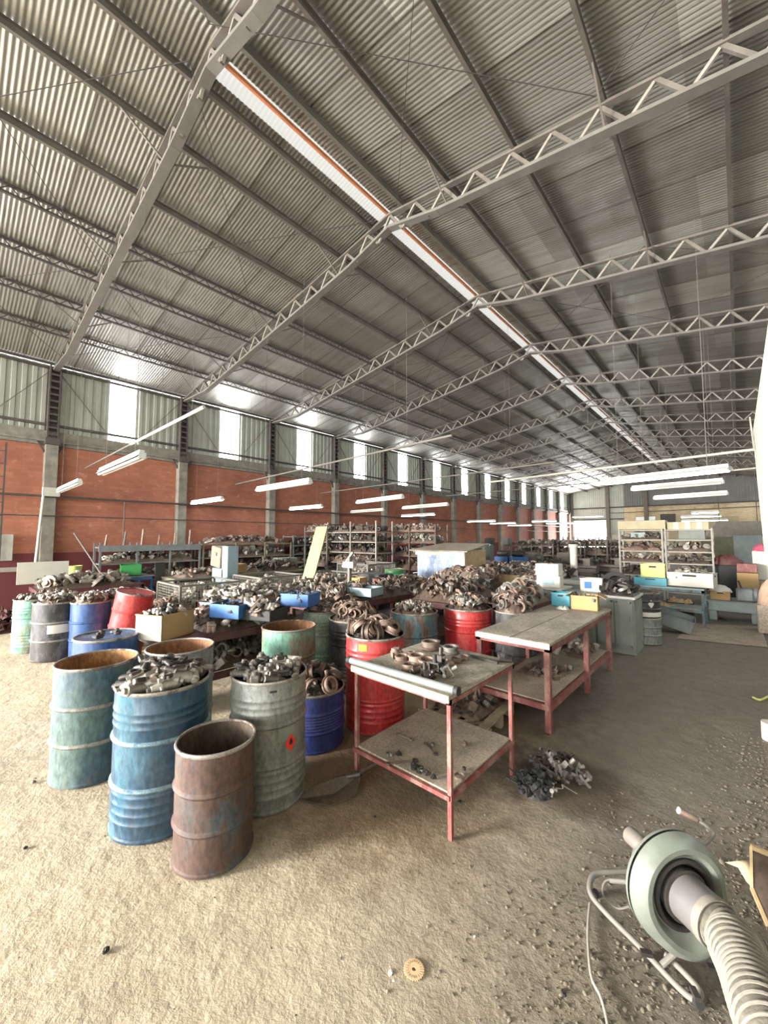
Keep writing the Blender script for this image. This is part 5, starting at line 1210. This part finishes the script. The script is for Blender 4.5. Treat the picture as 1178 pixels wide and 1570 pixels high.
# ================================================================== FOREGROUND
# --- centrifugal blower with hose
FC = Vector((-.268, 2.22, .358)); FN = Vector((.76, -.64, .06)).normalized()
t = thing('centrifugal_blower', 'pale green round centrifugal blower with grey tube frame on the floor', 'blower', (FC.x, FC.y, 0))
fx = Vector((0, 0, 1)).cross(FN).normalized(); fy = FN.cross(fx)
def fm(off=0.0, u=0, v=0):
    mm = Matrix((fx, fy, FN)).transposed().to_4x4(); mm.translation = Vector((0, 0, FC.z)) + FN * off + fx * u + fy * v; return mm
def volute(r0, z0, r1, z1, n=64, grow=.0):
    pass
def shell(profile, n=72):
    mb = MB(); V = []; k = len(profile)
    for i in range(n):
        a = 2 * PI * i / n
        # scroll: radius swells towards the outlet at the lower right
        s_ = 1 + .30 * max(0, math.cos(a - (-1.2))) ** 4
        for r, z in profile: V.append(((r * (s_ if r > .15 else 1)) * math.cos(a), (r * (s_ if r > .15 else 1)) * math.sin(a), z))
    F = [(i * k + p, ((i + 1) % n) * k + p, ((i + 1) % n) * k + p + 1, i * k + p + 1) for i in range(n) for p in range(k - 1)]
    mb.add(V, F); A = np.array(fm()); mb.v[-1] = mb.v[-1] @ A[:3, :3].T + A[:3, 3]; return mb
obj('front_shell', shell([(.136, .028), (.142, .036), (.148, .036), (.153, .045), (.168, .058), (.188, .058), (.206, .043), (.219, .018), (.223, -.004)]), M['greencast'], t)
obj('seam_flange', shell([(.222, -.003), (.236, -.003), (.239, -.009), (.236, -.015), (.222, -.015)]), M['greencast'], t)
obj('back_shell', shell([(.222, -.016), (.22, -.03), (.205, -.045), (.17, -.052), (.08, -.055), (.0001, -.055)]), M['greencast'], t)
obj('inlet_ring', MB().lathe([(.118, .042), (.128, .05), (.14, .046), (.143, .03)], 48, mat=fm()), M['dark'], t)
obj('inlet_throat', MB().lathe([(.122, .046), (.112, .02), (.095, .0), (.0001, .0)], 40, mat=fm()), M['black'], t)
for k in range(4):
    a = k * PI / 2 + .5
    obj('bolt_lug', MB().box((.128 * math.cos(a), .128 * math.sin(a), .056), (.045, .022, .016), (0, 0, a)), M['dark'], t)
    t.children[-1].data.transform(fm())
obj('motor', MB().lathe([(.0001, -.19), (.05, -.187), (.07, -.178), (.08, -.16), (.082, -.14), (.082, -.08), (.10, -.06), (.10, -.05)], 28, mat=fm()), M['chord'], t)
obj('motor_cap', MB().lathe([(.0001, .02), (.03, .018), (.038, 0), (.038, -.07)], 20, mat=fm(-.05, -.11, .145)), M['steel'], t)
obj('inlet_pipe', MB().lathe([(.092, .01), (.088, .19), (.082, .19), (.086, .01)], 36, mat=fm()), M['gpipe'], t)
obj('pipe_collar', MB().lathe([(.104, .035), (.104, .055), (.09, .058)], 36, mat=fm()), M['dark'], t)
def rel(px, py, z): q = at(px, py, z); return Vector((q.x - FC.x, q.y - FC.y, z))
# tubular frame: long loop on the left, sloping down to the floor
fr = [rel(985, 1336, .10), rel(940, 1337, .10), rel(915, 1339, .10), rel(905, 1352, .09), rel(907, 1372, .07), rel(930, 1400, .05), rel(985, 1455, .035), rel(1040, 1513, .02), rel(1065, 1532, .02), rel(1074, 1522, .02), rel(1058, 1500, .03), rel(1020, 1462, .05)]
def smooth_path(P_, n=6):
    out = []
    for i in range(len(P_) - 1):
        p0 = P_[max(i - 1, 0)]; p1 = P_[i]; p2 = P_[i + 1]; p3 = P_[min(i + 2, len(P_) - 1)]
        for k in range(n):
            s_ = k / n; out.append(.5 * ((2 * p1) + (p2 - p0) * s_ + (2 * p0 - 5 * p1 + 4 * p2 - p3) * s_ ** 2 + (3 * p1 - p0 - 3 * p2 + p3) * s_ ** 3))
    out.append(P_[-1]); return out
obj('tube_frame', MB().tube(smooth_path(fr), .013, 12), M['chord'], t)
obj('cross_tube', MB().tube([rel(935, 1350, .1), rel(960, 1352, .12), Vector((-.02, .02, .2))], .011, 10).tube([rel(1015, 1480, .04), Vector((0, 0, .1))], .012, 10), M['chord'], t)
obj('foot', MB().tube([rel(1060, 1530, .0), rel(1074, 1540, .03)], .018, 12), M['black'], t); obj('foot', MB().tube([rel(913, 1372, .0), rel(913, 1368, .06)], .016, 12), M['black'], t); obj('foot', MB().tube([rel(994, 1470, .0), rel(992, 1460, .04)], .016, 12), M['black'], t)
hb = [FN * -.2 + Vector((.12, .1, .30)), rel(1092, 1284, .42), rel(1085, 1268, .46), rel(1070, 1258, .47)]
obj('handle_rod', MB().tube(smooth_path(hb), .008, 8), M['chord'], t)
obj('handle_grip', MB().tube([rel(1070, 1258, .47), rel(1042, 1243, .49)], .016, 12), M['brownp'], t); obj('grip_end', MB().tube([rel(1042, 1243, .49), rel(1040, 1242, .492)], .0165, 12), M['wcard'], t)
# power cable
cb_ = [rel(960, 1352, .12), rel(930, 1350, .10), rel(925, 1372, .06), rel(945, 1392, .05), rel(965, 1390, .07)]
obj('coiled_cable', MB().tube(smooth_path(cb_), .005, 6), M['chord'], t)
cpts = [(905, 1385), (902, 1420), (903, 1460), (908, 1500), (922, 1530), (932, 1570), (936, 1620)]
tag(obj('power_cable', MB().tube(smooth_path([at(x, y, .012) for x, y in cpts]), .0065, 8), M['webm']), 'thin pale power cable running from the blower frame to the bottom edge', 'cable')
# hose: ribbed, curling away to the right
Hp = [FC + FN * .17, FC + FN * .27, FC + FN * .37, at_d(1128, 1450, 1.36), at_d(1152, 1505, 1.2), at_d(1178, 1570, 1.05), at_d(1215, 1660, .92)]
hp = smooth_path([Vector(p) for p in Hp], 40)
# resample evenly and add ribs
L = [0]; 
for a_, b_ in zip(hp, hp[1:]): L.append(L[-1] + (b_ - a_).length)
tot = L[-1]; step = .0028; pts = []; rr = []; j = 0; s_ = 0
while s_ < tot - step:
    while L[j + 1] < s_: j += 1
    f = (s_ - L[j]) / (L[j + 1] - L[j] + 1e-9); pts.append(hp[j].lerp(hp[j + 1], f)); ph = (s_ / .032) % 1.0
    rr.append(.070 + .007 * abs(math.sin(PI * ph))); s_ += step
t = thing('flexible_hose', 'thick pale ribbed hose running from the blower to the right bottom edge', 'hose', tuple(pts[0]))
obj('hose_skin', MB().tube([p - pts[0] for p in pts], rr, 40), M['hose'], t)
hel = []; prev = None; nper = 26
for i in range(int(tot / .032 * nper) - nper):
    s_ = i * .032 / nper; k_ = min(int(s_ / step), len(pts) - 2); p = pts[k_].lerp(pts[k_ + 1], min(1, s_ / step - k_)); d = (pts[min(k_ + 3, len(pts) - 1)] - pts[max(k_ - 3, 0)]).normalized()
    u = Vector((0, 0, 1)).cross(d).normalized(); v = d.cross(u); a = 2 * PI * i / nper
    hel.append(p - pts[0] + (u * math.cos(a) + v * math.sin(a)) * .0765)
obj('spiral_rib', MB().tube(hel, .0062, 8), M['hoserib'], t)
obj('cuff', MB().tube([FN * -.01, FN * .02], .092, 40), M['hoserib'], t)
# --- toothed gasket disc
mb = MB(); n = 28; V = []
for i in range(n * 2):
    a = PI * i / n; r = .046 if i % 2 else .041; V += [(r * math.cos(a), r * math.sin(a), 0), (r * math.cos(a), r * math.sin(a), .004), (.009 * math.cos(a), .009 * math.sin(a), .004), (.009 * math.cos(a), .009 * math.sin(a), 0)]
k2 = n * 2; F = []
for i in range(k2):
    j = (i + 1) % k2
    for q in range(3): F.append((i * 4 + q, j * 4 + q, j * 4 + q + 1, i * 4 + q + 1))
mb.add(V, F)
q = at(635, 1487, .004); t = tag(obj('clutch_plate', mb, M['copper'], None, (q.x, q.y, .004)), 'small toothed copper coloured disc lying on the dirt floor', 'disc')
# slots ring
mb = MB()
for i in range(20):
    a = 2 * PI * i / 20; mb.box((.032 * math.cos(a), .032 * math.sin(a), .0045), (.010, .003, .0015), (0, 0, a))
obj('slots', mb, M['shelfb'], t)
# --- shovel
t = thing('shovel', 'rusty shovel lying on the floor at the foot of the small red table', 'shovel', (0, 0, 0))
n = 12; V = []
P0 = at(457, 1226, .01); P1 = at(505, 1236, .01); P2 = at(545, 1222, .02); P3 = at(556, 1186, .09); P4 = at(520, 1192, .1); P5 = at(485, 1205, .06)
ctr = (P0 + P1 + P2 + P3 + P4 + P5) / 6 + Vector((0, 0, -.03)); ctr.z = .012
ring = [P0, P1, P2, P3, P4, P5]; V = [tuple(p) for p in ring] + [tuple(ctr)] + [tuple(p + Vector((0, 0, .005))) for p in ring] + [tuple(ctr + Vector((0, 0, .005)))]
obj('blade', MB().add(V, [((i + 1) % 6, i, 6) for i in range(6)] + [(7 + i, 7 + (i + 1) % 6, 13) for i in range(6)] + [(i, (i + 1) % 6, 7 + (i + 1) % 6, 7 + i) for i in range(6)]), M['rustdark'], t)
hs_ = (P3 + P4) / 2
obj('socket', MB().tube([hs_ + Vector((-.08, -.08, -.02)), hs_ + Vector((.05, .05, .01))], [.012, .024], 12), M['dark'], t)
obj('handle', MB().tube([hs_ + Vector((.03, .03, .01)), Vector((-2.05, 3.0, .22)), Vector((-1.9, 3.55, .1))], .019, 12), M['brownp'], t)
# --- clump of steering joints on the floor
random.seed(77)
for i in range(26):
    a = random.uniform(0, 6.3); r_ = .17 * math.sqrt(random.random()); z = .03 + .12 * random.random() * (1 - r_ / .2)
    put(random.choice(['joint', 'joint', 'joint', 'rod', 'block']), random.choice(['greycast', 'dark', 'alu', 'brownp']), (-1.13 + r_ * math.cos(a) * 1.15, 3.36 + r_ * math.sin(a), z), rrot(), 'in the clump of scrap on the floor before the long table', random.uniform(.55, .8))
q = at(843, 1210, .03); put('joint', 'alu', (q.x, q.y, .04), (1.2, .2, .4), 'nearest the camera, beside the clump on the floor', .75)
q = at(880, 1180, .03); put('joint', 'alu', (q.x, q.y, .04), (.5, .9, .4), 'at the right end of the clump on the floor', .65)
tag(obj('bent_wire', MB().tube(smooth_path([at(852, 1208, .02), at(863, 1209, .02), at(862, 1203, .04), at(868, 1207, .02), at(885, 1217, .02)]), .004, 6), M['alu']), 'bent pale wire beside the clump on the floor', 'wire')
q = at(815, 1190, .1); stuffheap((q.x + .02, q.y, 0), .13, .12, .12, ['rod', 'block', 'ring'], 'black', 60, 'black oily scrap at the left side of the clump on the floor', .5, 23, False)
# --- loose bits on the floor
def pebble(px, py, s_, mt, label, cat='stone', name='stone', seed=0):
    r = random.Random(seed); mb = MB()
    prof = [(.0001, 0), (.7, .05), (1, .35), (.75, .75), (.3, .95), (.0001, 1)]
    mb.lathe([(a * s_, b * s_ * .7) for a, b in prof], 7); mb.v[-1] = mb.v[-1] * np.array([1, .7, 1]) * (1 + .25 * np.array([[r.uniform(-1, 1)] for _ in range(len(mb.v[-1]))]))
    q = at(px, py, 0); o = obj(name, mb, M[mt], None, (q.x, q.y, -.002)); o.rotation_euler = (0, 0, r.uniform(0, 6)); return tag(o, label, cat)
pebble(175, 1281, .028, 'card', 'yellowish stone on the floor left of the mid blue drum foot', seed=1)
pebble(205, 1292, .022, 'dark', 'dark metal piece on the floor at the foot of the mid blue drum', 'metal piece', 'metal_piece', 2)
pebble(51, 1200, .022, 'brownp', 'small brown piece on the sandy floor at the left edge', 'metal piece', 'metal_piece', 3)
pebble(38, 1301, .018, 'dark', 'small dark piece on the sandy floor at far left', 'metal piece', 'metal_piece', 4)
pebble(599, 1493, .014, 'wcard', 'small white stone left of the copper coloured disc', seed=5)
pebble(604, 1504, .009, 'wcard', 'tiny white stone below the other white stone', seed=6)
pebble(728, 1436, .009, 'wcard', 'tiny pale stone right of the copper coloured disc', seed=7)
pebble(865, 1523, .016, 'dark', 'dark stone near the bottom edge left of the cable', seed=8)
pebble(162, 1459, .02, 'dark', 'dark flake on the floor at lower left', 'metal piece', 'metal_piece', 9)
pebble(575, 1252, .012, 'dark', 'dark bolt on the floor under the small red table', 'bolt', 'bolt', 10)
pebble(705, 1230, .02, 'dark', 'dark nut on the floor behind the small table leg', 'nut', 'nut', 11)
tag(obj('screw', MB().tube([at(642, 1436, .006), at(652, 1431, .006)], .0035, 6), M['alu']), 'short bright screw on the floor above the copper coloured disc', 'screw')
# --- gravel along the right edge
random.seed(9)
base = []
for v_ in range(4):
    mb0 = MB().lathe([(.0001, 0), (.8, .15), (1, .5), (.6, .9), (.0001, 1)], 6); mb0.v[-1] = (mb0.v[-1] - [0, 0, .5]) * np.array([1, .75, .65]); base.append(mb0)
def gravel(n, fn, smin, smax, mt, label, seed):
    random.seed(seed); mb = MB()
    for i in range(n):
        x, y = fn(); s_ = smin + (smax - smin) * random.random() ** 2.5
        mb.merge(random.choice(base), Matrix.Translation((x, y, s_ * .25 + fl(x, y))) @ Euler((random.uniform(-.6, .6), random.uniform(-.6, .6), random.uniform(0, 6))).to_matrix().to_4x4() @ Matrix.Scale(s_, 4))
    return tag(obj('gravel', mb, M[mt], None), label, 'gravel', None, 'stuff')
gravel(6500, lambda: (.6 - abs(random.gauss(0, .36)), 1.7 + 3.6 * random.random() ** 1.5), .004, .018, 'stone', 'crushed stone and metal chips along the right edge of the walkway', 1)
gravel(1500, lambda: (random.gauss(-.25, .4), random.gauss(2.6, .7)), .003, .012, 'stone', 'thin scatter of chips on the floor around the blower', 2)
gravel(700, lambda: (random.gauss(-.55, .25), random.gauss(1.75, .3)), .003, .012, 'stone', 'grey brown debris under the blower frame', 3)
gravel(1200, lambda: (random.uniform(-6, 0), random.uniform(.2, 5)), .002, .007, 'brownp', 'tiny dark specks scattered over the dirt floor', 4)
# --- trough / folded sheet at the right edge
t = thing('wooden_trough', 'dark brown open wooden trough with pale edges at the right edge', 'trough', (0, 0, 0))
A_ = at(1152, 1298, .26); B_ = at(1186, 1312, .24); C_ = at(1153, 1362, .10); D_ = at(1178, 1420, .02); E_ = at(1230, 1430, .04); F_ = at(1240, 1330, .24)
obj('side', MB().add([tuple(v) for v in (A_, C_, D_, E_, F_, B_)] + [tuple(v + Vector((.01, .012, .0))) for v in (A_, C_, D_, E_, F_, B_)], [(0, 1, 2, 3, 4, 5), (11, 10, 9, 8, 7, 6)] + [(i, (i + 1) % 6, 6 + (i + 1) % 6, 6 + i)[::-1] for i in range(6)]), M['brownp'], t)
obj('edge', MB().bar(A_, C_, .012).bar(C_, D_, .014).bar(A_, B_, .02).bar(B_, F_, .02), M['wood'], t)
t = tag(obj('folded_paper', MB().add([tuple(at(1112, 1322, .02)), tuple(at(1150, 1318, .05)), tuple(at(1153, 1360, .06)), tuple(at(1145, 1352, .02)), tuple(at(1132, 1330, .015)), tuple(at(1160, 1332, .08))] , [(0, 4, 1), (4, 3, 2, 1), (1, 2, 5)]), M['ivory']), 'pale folded paper beside the brown trough', 'paper')
t.modifiers.new('thick', 'SOLIDIFY').thickness = .002
tag(obj('yellow_strap', MB().tube(smooth_path([at(1155, 1069, .01), at(1166, 1073, .02), at(1178, 1068, .01)]), .012, 6), M['yelpl']), 'yellow green strap on the floor at the right edge', 'strap')
tag(obj('white_can', MB().lathe([(.0001, 0), (.07, 0), (.07, .16), (.0001, .16)], 18), M['wcard'], None, (at(1184, 1135).x, at(1184, 1135).y, 0)), 'white can cut off by the right edge', 'can')
